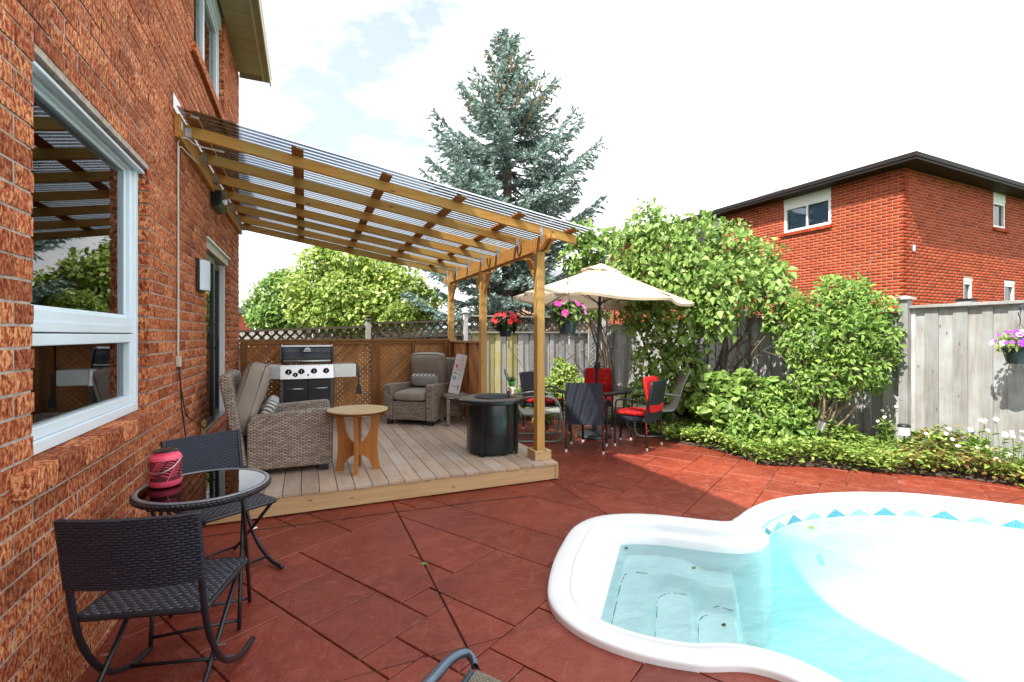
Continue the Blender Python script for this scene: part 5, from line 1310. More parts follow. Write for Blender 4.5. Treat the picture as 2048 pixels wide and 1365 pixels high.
spring_chair((3.08, 6.26, 0), face(.92,-.38), 'grey tube spring chair with pale sling beside the fire table')
spring_chair((4.86, 5.86, 0), face(-.87,.40), 'grey tube spring chair with pale sling standing against the lilac')

# parasol
um = thing('parasol', 'cream fabric parasol on a dark pole through the dining table', 'parasol', (DT[0], DT[1], 0)); um.rotation_euler = (R(1.0), R(2.2), R(8))
M['cream_f'] = None
t = NT('cream_canvas'); v = t.pos(kind='obj'); cc = t.ramp(t.noise(v, 4, 4), [(.3, (.56,.455,.34)), (.7, (.64,.53,.41))]); M['cream_f'] = t.bsdf(cc, .9, 0, t.bump(t.noise(v, 300, 2), .2, .002), .1, 0, .18)
NRB = 8
def canopy_pts(r0, r1, z0, z1, sag, nr=7, na=6, scal=.05):
    rows = []
    for i in range(nr+1):
        u = i/nr; row = []
        for k in range(NRB):
            for j in range(na):
                a0, a1 = 2*math.pi*k/NRB, 2*math.pi*(k+1)/NRB; w = j/na; p0 = Vector((math.cos(a0), math.sin(a0))); p1 = Vector((math.cos(a1), math.sin(a1))); d = p0.lerp(p1, w)
                r = r0+(r1-r0)*u; rr_ = 1-scal*u*math.sin(math.pi*w); z = z0+(z1-z0)*(u**.92)-sag*math.sin(math.pi*w)*u*(1-.2*u)
                droop = -.05*u*u*(math.sin(a0*1.5+1))*.5
                row.append((d.x*r*rr_, d.y*r*rr_, z+droop))
        rows.append(row)
    return rows
b = MB(); rows = canopy_pts(.17, 1.33, 2.475, 2.02, .035); b.grid(rows, close_u=True)
lastr = rows[-1]; b.grid([lastr, [(x*.995, y*.995, z-.035) for x, y, z in lastr]], close_u=True); b.build('canopy', M['cream_f'], um, smooth=True, fix=False)
b = MB(); rows = canopy_pts(.02, .30, 2.565, 2.455, .0, 3); rows[-1] = [(x, y, z-.012+.018*math.sin(i*1.05)) for i, (x, y, z) in enumerate(rows[-1])]; b.grid(rows, close_u=True); b.build('vent_cap', M['cream_f'], um, smooth=True, fix=False)
MB().lathe([(.03,2.56),(.035,2.575),(.03,2.59),(.034,2.605),(.026,2.63),(.0,2.64)], 16).build('finial', M['black_metal'], um, smooth=True)
MB().lathe([(.021,.05),(.021,2.56)], 14).build('pole', M['frame_blk'], um, smooth=True)
b = MB(); b.box((0, -.01, 1.05), (.06,.07,.12)); b.lathe([(.035,-.05),(.045,0),(.035,.05)], 14, (0, 0, 1.05)); b.build('crank_box', M['frame_blk'], um, bevel=.008); MB().tube([(0,-.04,1.05),(.0,-.08,1.05),(.07,-.085,1.03)], .006, 6).build('crank_handle', M['frame_blk'], um)
for k in range(NRB):
    a = 2*math.pi*k/NRB; e = Vector((1.30*math.cos(a), 1.30*math.sin(a), 2.035)); e.z -= .02; rr_ = MB().tube([(.04*math.cos(a),.04*math.sin(a),2.44), (.65*math.cos(a),.65*math.sin(a),2.235), e], .008, 6).build('rib', M['frame_blk'], um)
    MB().tube([(.03*math.cos(a),.03*math.sin(a),1.98),(.62*math.cos(a),.62*math.sin(a),2.27)], .006, 6).build('strut', M['frame_blk'], rr_)
MB().lathe([(.035,1.95),(.04,1.97),(.035,2.0)], 14).build('runner_hub', M['frame_blk'], um)
b = MB(); b.lathe([(.25,.0),(.255,.02),(.24,.045),(.14,.085),(.05,.11),(.035,.12),(.035,.28),(.028,.30)], 36); b.build('weighted_base', plain('dark_stone_base', (.03,.032,.035), .5, var=.2), um, smooth=True, auto=40)

# ------------------------------------------------------------------ planting
def unit(a): return a/np.maximum(np.linalg.norm(a, axis=1, keepdims=True), 1e-9)
def leaf_arrays(pos, axis, nrm, L, W, r1=(.28, 1.), r2=(.66, .72), fold=.25, curl=.15):
    """each leaf: six corners, two folded halves"""
    n = len(pos); axis = unit(axis); side = unit(np.cross(axis, nrm)); nrm = np.cross(side, axis)
    L = np.broadcast_to(np.asarray(L, float), (n,))[:, None]; W = np.broadcast_to(np.asarray(W, float), (n,))[:, None]/2
    def P(t, w, lift): return pos+axis*L*t+side*W*w+nrm*L*lift
    V = np.stack([P(0, 0, 0), P(r1[0], r1[1], fold*.4), P(r2[0], r2[1], fold*.4-curl*.4), P(1, 0, -curl), P(r2[0], -r2[1], fold*.4-curl*.4), P(r1[0], -r1[1], fold*.4)], 1).reshape(-1, 3)
    b = np.arange(n)[:, None]*6; F = np.concatenate([b+np.array([[0, 1, 2, 3]]), b+np.array([[0, 3, 4, 5]])], 0)
    return V, F
def blob(centers, n, rng, shell=.55):
    """points in a union of ellipsoids (x,y,z,rx,ry,rz), denser toward each surface; returns points and outward directions"""
    C = np.array(centers, float); vol = (C[:, 3]*C[:, 4]*C[:, 5])**(.75); k = rng.choice(len(C), n, p=vol/vol.sum())
    d = unit(rng.normal(size=(n, 3))); r = (shell+(1-shell)*rng.random(n)**.6)*(1+.12*rng.normal(size=n)); c = C[k]
    return c[:, :3]+d*c[:, 3:]*r[:, None], d, k
def limbs(name, mat, parent, base, targets, r0=.04, n=6, seed=0, bend=.2, stems=1):
    rr = random.Random(seed); b = MB(); base = Vector(base)
    for t in targets:
        t = Vector(t); s = base+Vector((rr.uniform(-.12,.12), rr.uniform(-.12,.12), 0))*stems; m1 = s.lerp(t, .4)+Vector((rr.uniform(-bend,bend), rr.uniform(-bend,bend), rr.uniform(0,bend))); m2 = s.lerp(t, .75)+Vector((rr.uniform(-bend,bend)*.6, rr.uniform(-bend,bend)*.6, 0))
        pts = bez([s, m1, m2, t], 4); k = len(pts); b.tube(pts, [r0*(1-.85*i/(k-1)) for i in range(k)], n)
        for _ in range(4):
            i = rr.randrange(k//3, k); p = pts[i]; q = p+Vector((rr.uniform(-1,1), rr.uniform(-1,1), rr.uniform(0,1)))*(t-s).length*.22; b.tube([p, p.lerp(q, .5)+Vector((rr.uniform(-.03,.03), 0, rr.uniform(0,.04))), q], [r0*.3, r0*.2, r0*.08], 5)
    return b.build(name, mat, parent, smooth=True, fix=False)
M['bark'] = wood('bark', (.10,.075,.055), (.19,.15,.115), 'z', knots=False, varr=.2, bump=.8); M['twig'] = plain('pale_twig', (.24,.18,.12), .9, var=.3, scale=20)
M['lilac'] = leafmat('lilac_leaf', (0.113,0.209,0.039), (0.254,0.404,0.090), (0.434,0.568,0.194), .35); M['lilac_o'] = leafmat('lilac_leaf_single', (0.172,0.296,0.062), (0.296,0.452,0.109), (0.468,0.608,0.203), .35, island=False)
M['bushl'] = leafmat('bush_leaf', (0.108,0.215,0.040), (0.229,0.386,0.079), (0.400,0.543,0.122), .35); M['cover'] = M['cover']
M['maple'] = leafmat('maple_leaf', (0.149,0.252,0.045), (0.386,0.535,0.104), (0.713,0.720,0.297), .4); M['maple_d'] = leafmat('linden_leaf', (0.098,0.195,0.046), (0.212,0.358,0.081), (0.406,0.552,0.146), .35)
M['gcover'] = leafmat('ground_cover_leaf', (0.097,0.193,0.034), (0.234,0.372,0.068), (0.440,0.550,0.152), .3); M['lime'] = leafmat('lime_leaf', (0.149,0.230,0.040), (0.299,0.414,0.081), (0.460,0.552,0.161), .35); M['dry'] = leafmat('dry_leaf', (.16,.10,.035), (.30,.20,.07), (.34,.32,.10), .25)
M['needle'] = leafmat('blue_spruce_needle', (0.130,0.200,0.180), (0.270,0.375,0.345), (0.420,0.530,0.490), .08, .6, .25); M['cone'] = plain('spruce_cone', (.30,.20,.085), .7, var=.3, scale=40, kind='pos')
M['soil'] = plain('garden_soil', (.06,.04,.028), .95, var=.5, scale=14, bump=.8, bs=30, kind='pos')
UPV = np.array([0, 0, 1.]); TOSUN = -np.array(SUN_DIR)
def foliage(name, parent, mat, centers, n, size, asp=.6, seed=1, shell=.55, down=.35, up=.7, r1=(.28,1.), r2=(.66,.72), kind='stuff', rnd=.7, sizevar=.45, fold=.25):
    rng = np.random.default_rng(seed); p, d, k = blob(centers, n, rng, shell)
    ax = d*.6+rng.normal(size=(n, 3))*rnd-UPV*down; nm = d*.55+UPV*up*.5+TOSUN*.75+rng.normal(size=(n, 3))*.5
    L_ = size*(1+sizevar*rng.normal(size=n)).clip(.45, 1.7); V, F = leaf_arrays(p-unit(ax)*L_[:, None]*.5, ax, nm, L_, L_*asp, r1, r2, fold)
    return fast_mesh(name, V, F, mat, parent, kind)

# garden bed
EDGE = [(4.72,5.30),(4.90,4.80),(4.90,4.32),(4.84,3.98),(5.37,3.63),(5.78,3.24),(6.25,2.84),(6.51,2.36),(6.75,1.6),(6.85,.4),(6.9,-1.5),(6.99,-1.5),(6.99,10.28),(2.5,10.28),(2.5,8.1),(3.0,7.85),(3.7,7.75),(4.5,7.25),(4.85,6.4)]
def bed():
    pts = []; n = len(EDGE)
    for i in range(n):
        a, b = EDGE[i], EDGE[(i+1) % n]; m = max(1, int(math.dist(a, b)/.25))
        pts += [(a[0]+(b[0]-a[0])*k/m, a[1]+(b[1]-a[1])*k/m) for k in range(m)]
    m = len(pts); edges = [(i, (i+1) % m) for i in range(m)]; inner = []
    for i in range(40):
        for j in range(90):
            x, y = 2.6+i*.15+random.uniform(-.05,.05), -1.4+j*.15+random.uniform(-.05,.05)
            if x < 6.97 and y < 10.25 and inpoly(x, y, EDGE): inner.append((x, y))
    v, f = cdt(pts+inner, edges); f = [t for t in f if inpoly(sum(v[i][0] for i in t)/3, sum(v[i][1] for i in t)/3, EDGE)]
    def z(x, y):
        d = min(math.dist((x, y), p) for p in pts); 
        return .006 if d < .02 else .012+min(.10, d*.2)+random.uniform(-.012,.012)
    return struct(MB().add([(x, y, z(x, y)) for x, y in v], f).build('garden_bed', M['soil'], None, smooth=True, fix=False))
bed()

# lilac -------------------------------------------------------------
LC = []
def at(px, py, d):
    l = (px-1024)/960; c_, s_ = .91899, .39425; return ((l*c_+s_)*d, (-l*s_+c_)*d, 1.5+(671-py)/960*d)
for px, py, r, d in [(1292,447,42,7.9),(1262,500,50,8.0),(1330,490,58,7.7),(1395,478,52,7.6),(1462,490,48,7.4),(1520,525,46,7.2),(1300,560,62,7.6),(1375,560,66,7.3),(1452,575,62,7.0),(1530,590,44,6.9),(1235,560,42,8.1),
        (1430,640,46,7.0),(1355,640,60,7.3),(1280,640,42,7.7),(1310,720,48,7.6),(1370,730,44,7.4),(1290,790,36,7.7),(1345,790,36,7.5),(1405,545,60,8.1),(1340,560,60,8.3),(1490,560,50,7.8),(1560,560,30,6.9),(1572,600,30,6.75),(1550,650,26,6.8)]:
    x, y, z = at(px, py, d); q = r*d/960; LC.append((x, y, z, q*1.05, q*1.05, q))
lil = thing('lilac_bush', 'large lilac bush with heart shaped leaves behind the red cushioned chair', 'bush', (5.75, 6.0, .08))
def shift(C, o): return [(c[0]-o[0], c[1]-o[1], c[2]-o[2])+tuple(c[3:]) for c in C]
LS = shift(LC, (5.75, 6.0, .08))
foliage('crown', lil, M['lilac'], LS, 11500, .080, .74, 21, .5, .75, .35, (.26,1.), (.62,.66))
limbs('stems', M['bark'], lil, (0, 0, -.02), [c[:3] for c in LS], .032, 6, 3, .22, 1.)
# nearest leaves as single pieces
rng = np.random.default_rng(5); p, d, k = blob(LS, 2600, rng, .92); tocam = unit(np.array([[0-5.75, 0-6.0, 1.5-.08]])-p); fr_ = (d*tocam).sum(1) > .45; p, d = p[fr_][:300], d[fr_][:300]
lm = []
for s in range(4):
    V, F = leaf_arrays(np.zeros((1, 3)), np.array([[0, 1., 0]]), np.array([[0, 0, 1.]]), 1., .74+.06*s, (.24,1.), (.60,.68), .2+.05*s, .1+.06*s)
    me = bpy.data.meshes.new('leaf'); me.from_pydata([tuple(v) for v in V], [], [tuple(f) for f in F]); me.materials.append(M['lilac_o']); lm.append(me)
for q in range(len(p)):
    ax = Vector(d[q])*.5+Vector(rng.normal(size=3))*.5+Vector((0, 0, -.8)); nm = Vector(d[q])+Vector((0, 0, .4))+Vector(rng.normal(size=3))*.3
    y_ = ax.normalized(); x_ = y_.cross(nm).normalized(); z_ = x_.cross(y_)
    o = inst('leaf', lm[q % 4], lil, tuple(p[q])); s = rng.uniform(.06, .115); o.matrix_local = Matrix.Translation(p[q]) @ Matrix((x_, y_, z_)).transposed().to_4x4() @ Matrix.Diagonal((s, s, s, 1))
# second lilac further back by the spruce
o2 = (6.6, 9.5, .05); l2 = thing('lilac_bush', 'pale green leafy shrub rising behind the parasol beside the spruce', 'bush', o2)
C2 = []
for px, py, r, d in [(1165,470,30,10.6),(1190,500,36,10.6),(1150,520,34,10.8),(1200,545,36,10.7),(1165,570,34,10.8),(1215,480,24,10.6),(1190,610,36,10.8)]:
    x, y, z = at(px, py, d); q = r*d/960; C2.append((x-o2[0], y-o2[1], z-o2[2], q, q, q))
foliage('crown', l2, M['lilac'], C2, 1500, .12, .72, 33, .45, .6, .4); limbs('stems', M['bark'], l2, (0, 0, 0), [c[:3] for c in C2], .03, 5, 4)

# round clipped bush by the fence post ------------------------------
o3 = (6.25, 4.15, .1); rbh = thing('round_bush', 'rounded twiggy bush against the grey fence beside the capped post', 'bush', o3); C3 = []
for px, py, r, d in [(1690,600,48,6.3),(1640,620,44,6.4),(1745,620,44,6.2),(1620,680,42,6.3),(1700,670,60,6.1),(1765,680,40,6.1),(1650,730,40,6.2),(1720,740,44,6.0),(1770,720,28,6.1),(1610,640,30,6.5),(1600,775,34,6.3),(1632,768,36,6.2),(1588,690,32,6.5),(1752,765,26,6.1),(1595,625,30,6.6),(1665,575,30,6.5),(1715,580,30,6.4),(1680,780,26,6.1),(1700,650,60,6.6),(1600,720,24,6.4)]:
    x, y, z = at(px, py, d); q = r*d/960; C3.append((x-o3[0], y-o3[1], z-o3[2], q, q*.9, q*.92))
foliage('crown', rbh, M['bushl'], C3, 7000, .066, .44, 8, .55, .25, .5, (.35,1.), (.68,.75)); limbs('stems', M['twig'], rbh, (-.05, .1, -.05), [c[:3] for c in C3]+[(c[0]*.8, c[1]*.8, c[2]*.85) for c in C3], .017, 5, 9, .2, .6)
# lower shrubs in the bed
def shrub(name, label, o, cl, n, size, asp, mat, seed, r=.014, up=.6, down=.2, group=None):
    t = thing(name, label, 'shrub', o, 0, group); C = []
    for px, py, rr_, d in cl:
        x, y, z = at(px, py, d); q = rr_*d/960; C.append((x-o[0], y-o[1], max(z-o[2], .05), q*1.1, q, q*.9))
    foliage('crown', t, M[mat], C, n, size, asp, seed, .5, down, up); limbs('stems', M['twig'], t, (0, 0, -.03), [c[:3] for c in C], r, 5, seed, .08, .6); return t
shrub('leafy_shrub', 'leafy green shrub growing low between the lilac and the round bush', at(1540,865,6.4)[:2]+(.09,), [(1535,800,30,6.5),(1570,835,34,6.3),(1500,850,30,6.4),(1605,825,28,6.3),(1550,770,18,6.5),(1615,865,24,6.2),(1545,868,30,6.2),(1518,765,12,6.6),(1580,790,18,6.4),(1475,868,26,6.4)], 1900, .08, .5, 'bushl', 41)
shrub('leafy_shrub', 'broad leafed plant at the foot of the lilac', at(1430,860,6.9)[:2]+(.09,), [(1430,770,30,7.0),(1470,790,30,6.8),(1410,810,30,6.9),(1455,830,28,6.7),(1400,770,22,7.1),(1490,760,22,6.9)], 1300, .11, .78, 'lilac', 42)
shrub('spirea_shrub', 'pale lime green shrub against the mossy back fence', at(1128,800,9.4)[:2]+(.06,), [(1125,745,22,9.3),(1140,770,26,9.2),(1110,770,24,9.3),(1150,790,18,9.2),(1120,725,12,9.4),(1145,740,12,9.4),(1130,800,26,9.2)], 1500, .075, .5, 'lime', 43)
shrub('leafy_shrub', 'low green plant between the fire table and the mossy fence', at(1060,830,8.6)[:2]+(.05,), [(1050,790,20,8.5),(1075,810,22,8.3),(1040,820,20,8.4),(1062,765,14,8.6),(1085,840,18,8.2)], 900, .085, .5, 'lime', 44)
shrub('leafy_shrub', 'green plant behind the dining table at the foot of the fence', at(1290,830,8.2)[:2]+(.07,), [(1270,800,24,8.3),(1300,810,24,8.1),(1320,830,20,7.9),(1285,770,16,8.3)], 900, .09, .6, 'bushl', 45)

# ground cover along the patio edge
EDGE_G = [(4.66,5.34),(4.82,4.84),(4.83,4.30),(4.76,3.94),(5.30,3.55),(5.71,3.16),(6.17,2.77),(6.42,2.32),(6.66,1.55),(6.78,.4)]+EDGE[10:]
rng = np.random.default_rng(77); GP = []; GS = []
while len(GP) < 19000:
    x, y = rng.uniform(4.6, 6.98), rng.uniform(-.4, 7.0)
    if not inpoly(x, y, EDGE_G): continue
    if y > 5.6 and rng.random() < .4: continue
    if rng.random() < max(0, (x-6.2)*.8) and y > 3.4: continue
    h = .05+(.17+.12*max(0, min(1, (x-5.4)/1.2)))*(math.sin(x*5.1+y*3.3)*.5+.5)*(math.sin(x*2.2-y*4.4)*.5+.5)+.10
    GP.append((x, y, .03+h*rng.random()**.55)); GS.append(rng.uniform(.032, .075))
GP = np.array(GP); n = len(GP); ax = np.stack([rng.normal(size=n), rng.normal(size=n), rng.normal(size=n)*.35+.05], 1); nm = np.tile(UPV, (n, 1))+rng.normal(size=(n, 3))*.45
dryish = (GP[:, 0] > 5.9) & (GP[:, 1] < 3.4) & (rng.random(n) < .38); lm_ = (~dryish) & (rng.random(n) < np.where(GP[:, 1] < 3.6, .5, .22)); gn = ~(dryish | lm_); GS = np.array(GS)
for nm_, mk, mt in (('ground_cover', gn, 'gcover'), ('ground_cover', lm_, 'lime'), ('ground_cover', dryish, 'dry')):
    V, F = leaf_arrays(GP[mk], ax[mk], nm[mk], GS[mk], GS[mk]*.62); o = fast_mesh(nm_, V, F, M[mt], None, 'stuff')
    o['label'] = {'gcover': 'dense green ground cover along the patio edge', 'lime': 'lime green tips through the ground cover', 'dry': 'dry brownish leaves among the bed plants near the daisies'}[mt]; o['category'] = 'ground cover'
# daisies: each plant a thing
M['petal'] = plain('white_petal', (.80,.80,.76), .6, var=.05); M['yolk'] = plain('daisy_eye', (.70,.42,.03), .7); M['stem'] = plain('green_stem', (.08,.16,.03), .7)
def daisy_mesh():
    b = MB(); b.cm = 0
    for k in range(13):
        a = 2*math.pi*k/13; c, s = math.cos(a), math.sin(a); b.add([(.006*c,.006*s,.001),(.016*c-.0042*s,.016*s+.0042*c,.0025),(.027*c,.027*s,.0),(.016*c+.0042*s,.016*s-.0042*c,.0025)], [(0,1,2,3)])
    b.cm = 1; b.lathe([(.0075,-.002),(.0075,.002),(.004,.005),(.0005,.006)], 10)
    me = b.mesh('flower'); me.materials.append(M['petal']); me.materials.append(M['yolk']); me.polygons.foreach_set('material_index', b.m); return me
dm = daisy_mesh(); rd_ = random.Random(12)
def daisy(px, py, zx, k):
    zx = rd_.uniform(6.45, 6.75)/((px-1024)/960*.91899+.39425)
    x, y, _ = at(px, py, zx); top = at(px, py, zx)[2]; t = thing('daisy_plant', ('single white daisy on a leafy stem in front of the grey fence' if k == 1 else ('pair of white daisies on leafy stems in front of the grey fence' if k == 2 else 'clump of three white daisies in front of the grey fence')), 'flower', (x, y, .06), 0, 'daisies in front of the grey fence')
    H_ = max(.18, top-.06); lp_ = MB()
    for q in range(k):
        e = Vector((rd_.uniform(-.06,.06), rd_.uniform(-.06,.06), H_*rd_.uniform(.75, 1.05))); MB().tube([(0,0,-.02), (e.x*.4, e.y*.4, e.z*.5), e], .0022, 5).build('stem', M['stem'], t)
        f = inst('flower', dm, t, e); f.rotation_euler = (Vector((-.5+rd_.uniform(-.4,.4), -.45+rd_.uniform(-.4,.4), .6)).to_track_quat('Z', 'Y').to_matrix().to_4x4() @ Matrix()).to_euler(); sc_ = rd_.uniform(.75, 1.05); f.scale = (sc_,)*3
    nL = 16; pz = np.random.default_rng(int(px)).random(nL)*H_*.7; an = np.random.default_rng(int(px)+1).random(nL)*6.3
    V, F = leaf_arrays(np.stack([np.zeros(nL), np.zeros(nL), pz], 1), np.stack([np.cos(an), np.sin(an), np.full(nL, .5)], 1), np.tile(UPV, (nL, 1)), .085, .024); fast_mesh('leaves', V, F, M['gcover'], t, None)
for px, py, d, k in [(1757,828,6.3,1),(1765,815,6.4,1),(1778,812,6.3,2),(1858,855,6.0,1),(1902,850,5.9,2),(1940,848,5.8,2),(1955,830,5.9,2),(1982,835,5.8,2),(2004,842,5.7,3),(2030,862,5.5,3),(2042,858,5.6,2),(1915,880,5.7,2),(1970,895,5.4,2),(1988,915,5.2,2),(2012,900,5.3,2)]: daisy(px, py, d, k)
# young plants with upright leaves by the white light
for px, py, d in [(1775,870,6.2),(1830,900,5.8),(1700,905,6.1),(1900,915,5.6),(1960,925,5.3)]:
    x, y, _ = at(px, py, d); t = thing('garden_plant', {1775: 'lime upright plant directly behind the white garden light', 1830: 'lime upright young plant between the white light and the first daisies', 1700: 'lime upright young plant below the round bush', 1900: 'lime upright young plant under the single daisy by the fence', 1960: 'lime upright young plant below the purple hanging basket'}[px], 'plant', (x, y, .06), 0, 'upright young plants in the bed'); n = 34; rg_ = np.random.default_rng(px); an = rg_.random(n)*6.3; zz = rg_.random(n)*.26
    V, F = leaf_arrays(np.stack([.02*np.cos(an), .02*np.sin(an), zz], 1), np.stack([np.cos(an), np.sin(an), .5+.9*rg_.random(n)], 1), np.tile(UPV, (n, 1)), .10, .03); fast_mesh('leaves', V, F, M['lime'], t); MB().tube([(0,0,-.03),(0,0,.28)], .004, 5).build('stem', M['stem'], t)

# ------------------------------------------------------------------ hanging baskets
M['pot'] = plain('dark_plastic_pot', (.014,.024,.030), .35, var=.15); M['imp'] = leafmat('impatiens_leaf', (0.058,0.117,0.026), (0.156,0.247,0.065), (0.390,0.442,0.156), .25); M['impd'] = leafmat('dark_impatiens_leaf', (.015,.035,.012), (.04,.085,.025), (.09,.15,.05), .2)
def flower_mesh(mat, r, npet=5):
    b = MB()
    for k in range(npet):
        a = 2*math.pi*k/npet; c, s = math.cos(a), math.sin(a); w = r*.62
        def q(u, v, z): return (u*c-v*s, u*s+v*c, z)
        b.add([q(0,0,0), q(r*.55,-w,.10*r), q(r*.98,-w*.5,.02*r), q(r*1.02,w*.1,-.02*r), q(r*.9,w*.6,.04*r), q(r*.5,w,.12*r)], [(0,1,2,3),(0,3,4,5)])
    b.lathe([(r*.10,0),(r*.06,r*.08)], 6); me = b.mesh('flower'); me.materials.append(mat); return me
def basket(loc, label, pr, ph, spread, flowers, leafm, nleaf, lsize, seed, hang, bracket=None):
    t = thing('hanging_basket', label, 'hanging basket', loc); rr = random.Random(seed)
    b = MB(); b.lathe([(pr*.72,-ph),(pr*.74,-ph+.004),(pr*.97,-.03),(pr*1.04,-.028),(pr*1.04,0),(pr*.98,0),(pr*.95,-.02)], 32); b.build('pot', M['pot'], t, smooth=True, auto=35)
    MB().lathe([(pr*.94,-.022),(.001,-.012)], 20, cap=False).build('soil', M['soil'], t)
    C = [(0,0,spread*.35,spread*.9,spread*.9,spread*.55),(spread*.45,0,spread*.05,spread*.45,spread*.5,spread*.4),(-spread*.45,.0,spread*.05,spread*.45,spread*.5,spread*.4),(0,-spread*.5,spread*.05,spread*.45,spread*.4,spread*.35),(0,spread*.5,spread*.05,spread*.45,spread*.4,spread*.35)]
    foliage('foliage', t, M[leafm], C, nleaf, lsize, .38, seed, .45, .35, .6, (.35,1.), (.66,.8))
    for mat, r, cnt in flowers:
        fm = flower_mesh(mat, r)
        for q in range(cnt):
            a = rr.uniform(0, 2*math.pi) if q % 3 == 0 else rr.uniform(math.pi, 2*math.pi); e = rr.uniform(-.1, 1.2); d = Vector((math.cos(a)*math.cos(e), math.sin(a)*math.cos(e), math.sin(e))); p_ = Vector((d.x*spread*1.02, d.y*spread*1.02, d.z*spread*.72+spread*.22))
            nn = (d+Vector((-.15, -.5, .3))).normalized(); o = inst('flower', fm, t, p_); o.rotation_euler = nn.to_track_quat('Z', 'Y').to_euler(); s = rr.uniform(.8, 1.2); o.scale = (s, s, s)
    if hang:
        for k in range(3):
            a = k*2.09+.5; MB().tube([(pr*math.cos(a), pr*math.sin(a), -.01), (0, 0, hang*.62)], .0022, 5).build('hanger_wire', M['black_metal'], t)
        b = MB(); b.tube(bez([(0,0,hang*.6),(.012,0,hang*.68),(.0,0,hang*.78),(.018,0,hang*.86),(.022,0,hang*.95),(.0,0,hang),(-.02,0,hang*.96)], 5), .005, 6); b.tube(bez([(0,0,hang*.76),(-.025,0,hang*.80),(-.03,0,hang*.86),(-.012,0,hang*.87)], 5), .004, 6); b.build('hook', M['black_metal'], t, smooth=True)
    return t
mg = plain('magenta_petal', (.62,.02,.30), .5, var=.25, scale=30); pkp = plain('pink_petal', (.70,.16,.50), .5, var=.2, scale=30); rdp = plain('red_petal', (.62,.015,.02), .5, var=.25, scale=30); vio = plain('violet_petal', (.24,.03,.40), .6, var=.3, scale=30); whp = plain('white_bloom', (.78,.78,.76), .6)
basket((2.645, 4.62, 1.70), 'dark hanging pot of magenta flowers beside the front pergola post', .115, .185, .20, [(mg, .034, 9), (pkp, .032, 5)], 'imp', 300, .095, 3, .60)
basket((2.645, 6.40, 1.645), 'black hanging pot of red flowers beside the middle pergola post', .105, .165, .21, [(rdp, .036, 26)], 'impd', 300, .09, 4, .62)
basket((6.70, 2.46, 1.37), 'hanging basket of purple and white blooms on the grey fence', .13, .16, .20, [(vio, .020, 110), (whp, .026, 26)], 'lime', 320, .05, 6, .42)
def bracket(loc, label):
    t = thing('plant_bracket', label, 'bracket', loc, 0, 'scrolled plant brackets on the pergola posts'); b = MB(); b.tube(bez([(0,0,-.14),(.02,0,-.02),(.10,0,.06),(.24,0,.075),(.31,0,.03),(.30,0,-.02)], 6), .006, 6); b.tube(bez([(.0,0,-.13),(.07,0,-.08),(.13,0,-.02),(.12,0,.04),(.07,0,.03),(.075,0,-.0)], 6), .005, 6); b.tube(bez([(.12,0,.03),(.18,0,-.01),(.22,0,.02),(.20,0,.05)], 5), .005, 6); b.build('scroll', M['black_metal'], t, smooth=True)
    MB().bb(-.004, .004, -.012, .012, -.17, .03).build('plate', M['black_metal'], t)
bracket((2.350, 4.62, 2.29), 'black scrolled bracket on the front pergola post'); bracket((2.350, 6.40, 2.255), 'black scrolled bracket on the middle pergola post')
fbk = thing('fence_bracket', 'black iron bracket holding the purple basket on the fence', 'bracket', (6.93, 2.46, 1.79)); MB().tube(bez([(.06,0,-.2),(.03,0,-.05),(-.10,0,.02),(-.22,0,.0),(-.235,0,-.03)], 6), .006, 6).build('arm', M['black_metal'], fbk, smooth=True)

# ------------------------------------------------------------------ garden lights
def solar(loc, rot, label, mat, h=.11, r=.055):
    t = thing('garden_light', label, 'garden light', loc); t.rotation_euler = rot
    MB().lathe([(r,0),(r,h)], 24).build('lens', mat, t, smooth=True, auto=40); MB().lathe([(r*1.1,h+.0005),(r*1.12,h+.012),(r*.9,h+.028),(.002,h+.03)], 24).build('cap', M['cab'], t, smooth=True, auto=40); MB().tube([(0,0,-.001),(0,0,-.30)], .008, 6).build('stake', M['cab'], t); return t
solar((5.88, 3.98, .32), (R(12), R(18), 0), 'tilted silver garden light among the ground cover', plain('mirror_lens', (.62,.64,.60), .15, .9))
solar((5.62, 5.95, .38), (0, 0, 0), 'clear cylinder garden light under the lilac', glassmat('lamp_lens', (.7,.75,.7), 1.5, base=.1), .13)
solar((6.62, 3.45, .30), (0, 0, 0), 'white cylinder garden light beside the fence post', plain('white_lens', (.72,.72,.70), .4), .10, .06)
sh = thing('plant_hook', 'thin curved iron plant hook standing by the sunlit fence corner', 'plant hook', (6.2, 8.9, .05)); MB().tube(bez([(0,0,0),(0,0,1.0),(.0,0,1.45),(.05,0,1.62),(.12,0,1.62),(.15,0,1.52),(.13,0,1.45)], 6), .005, 6).build('hook_rod', M['black_metal'], sh, smooth=True)

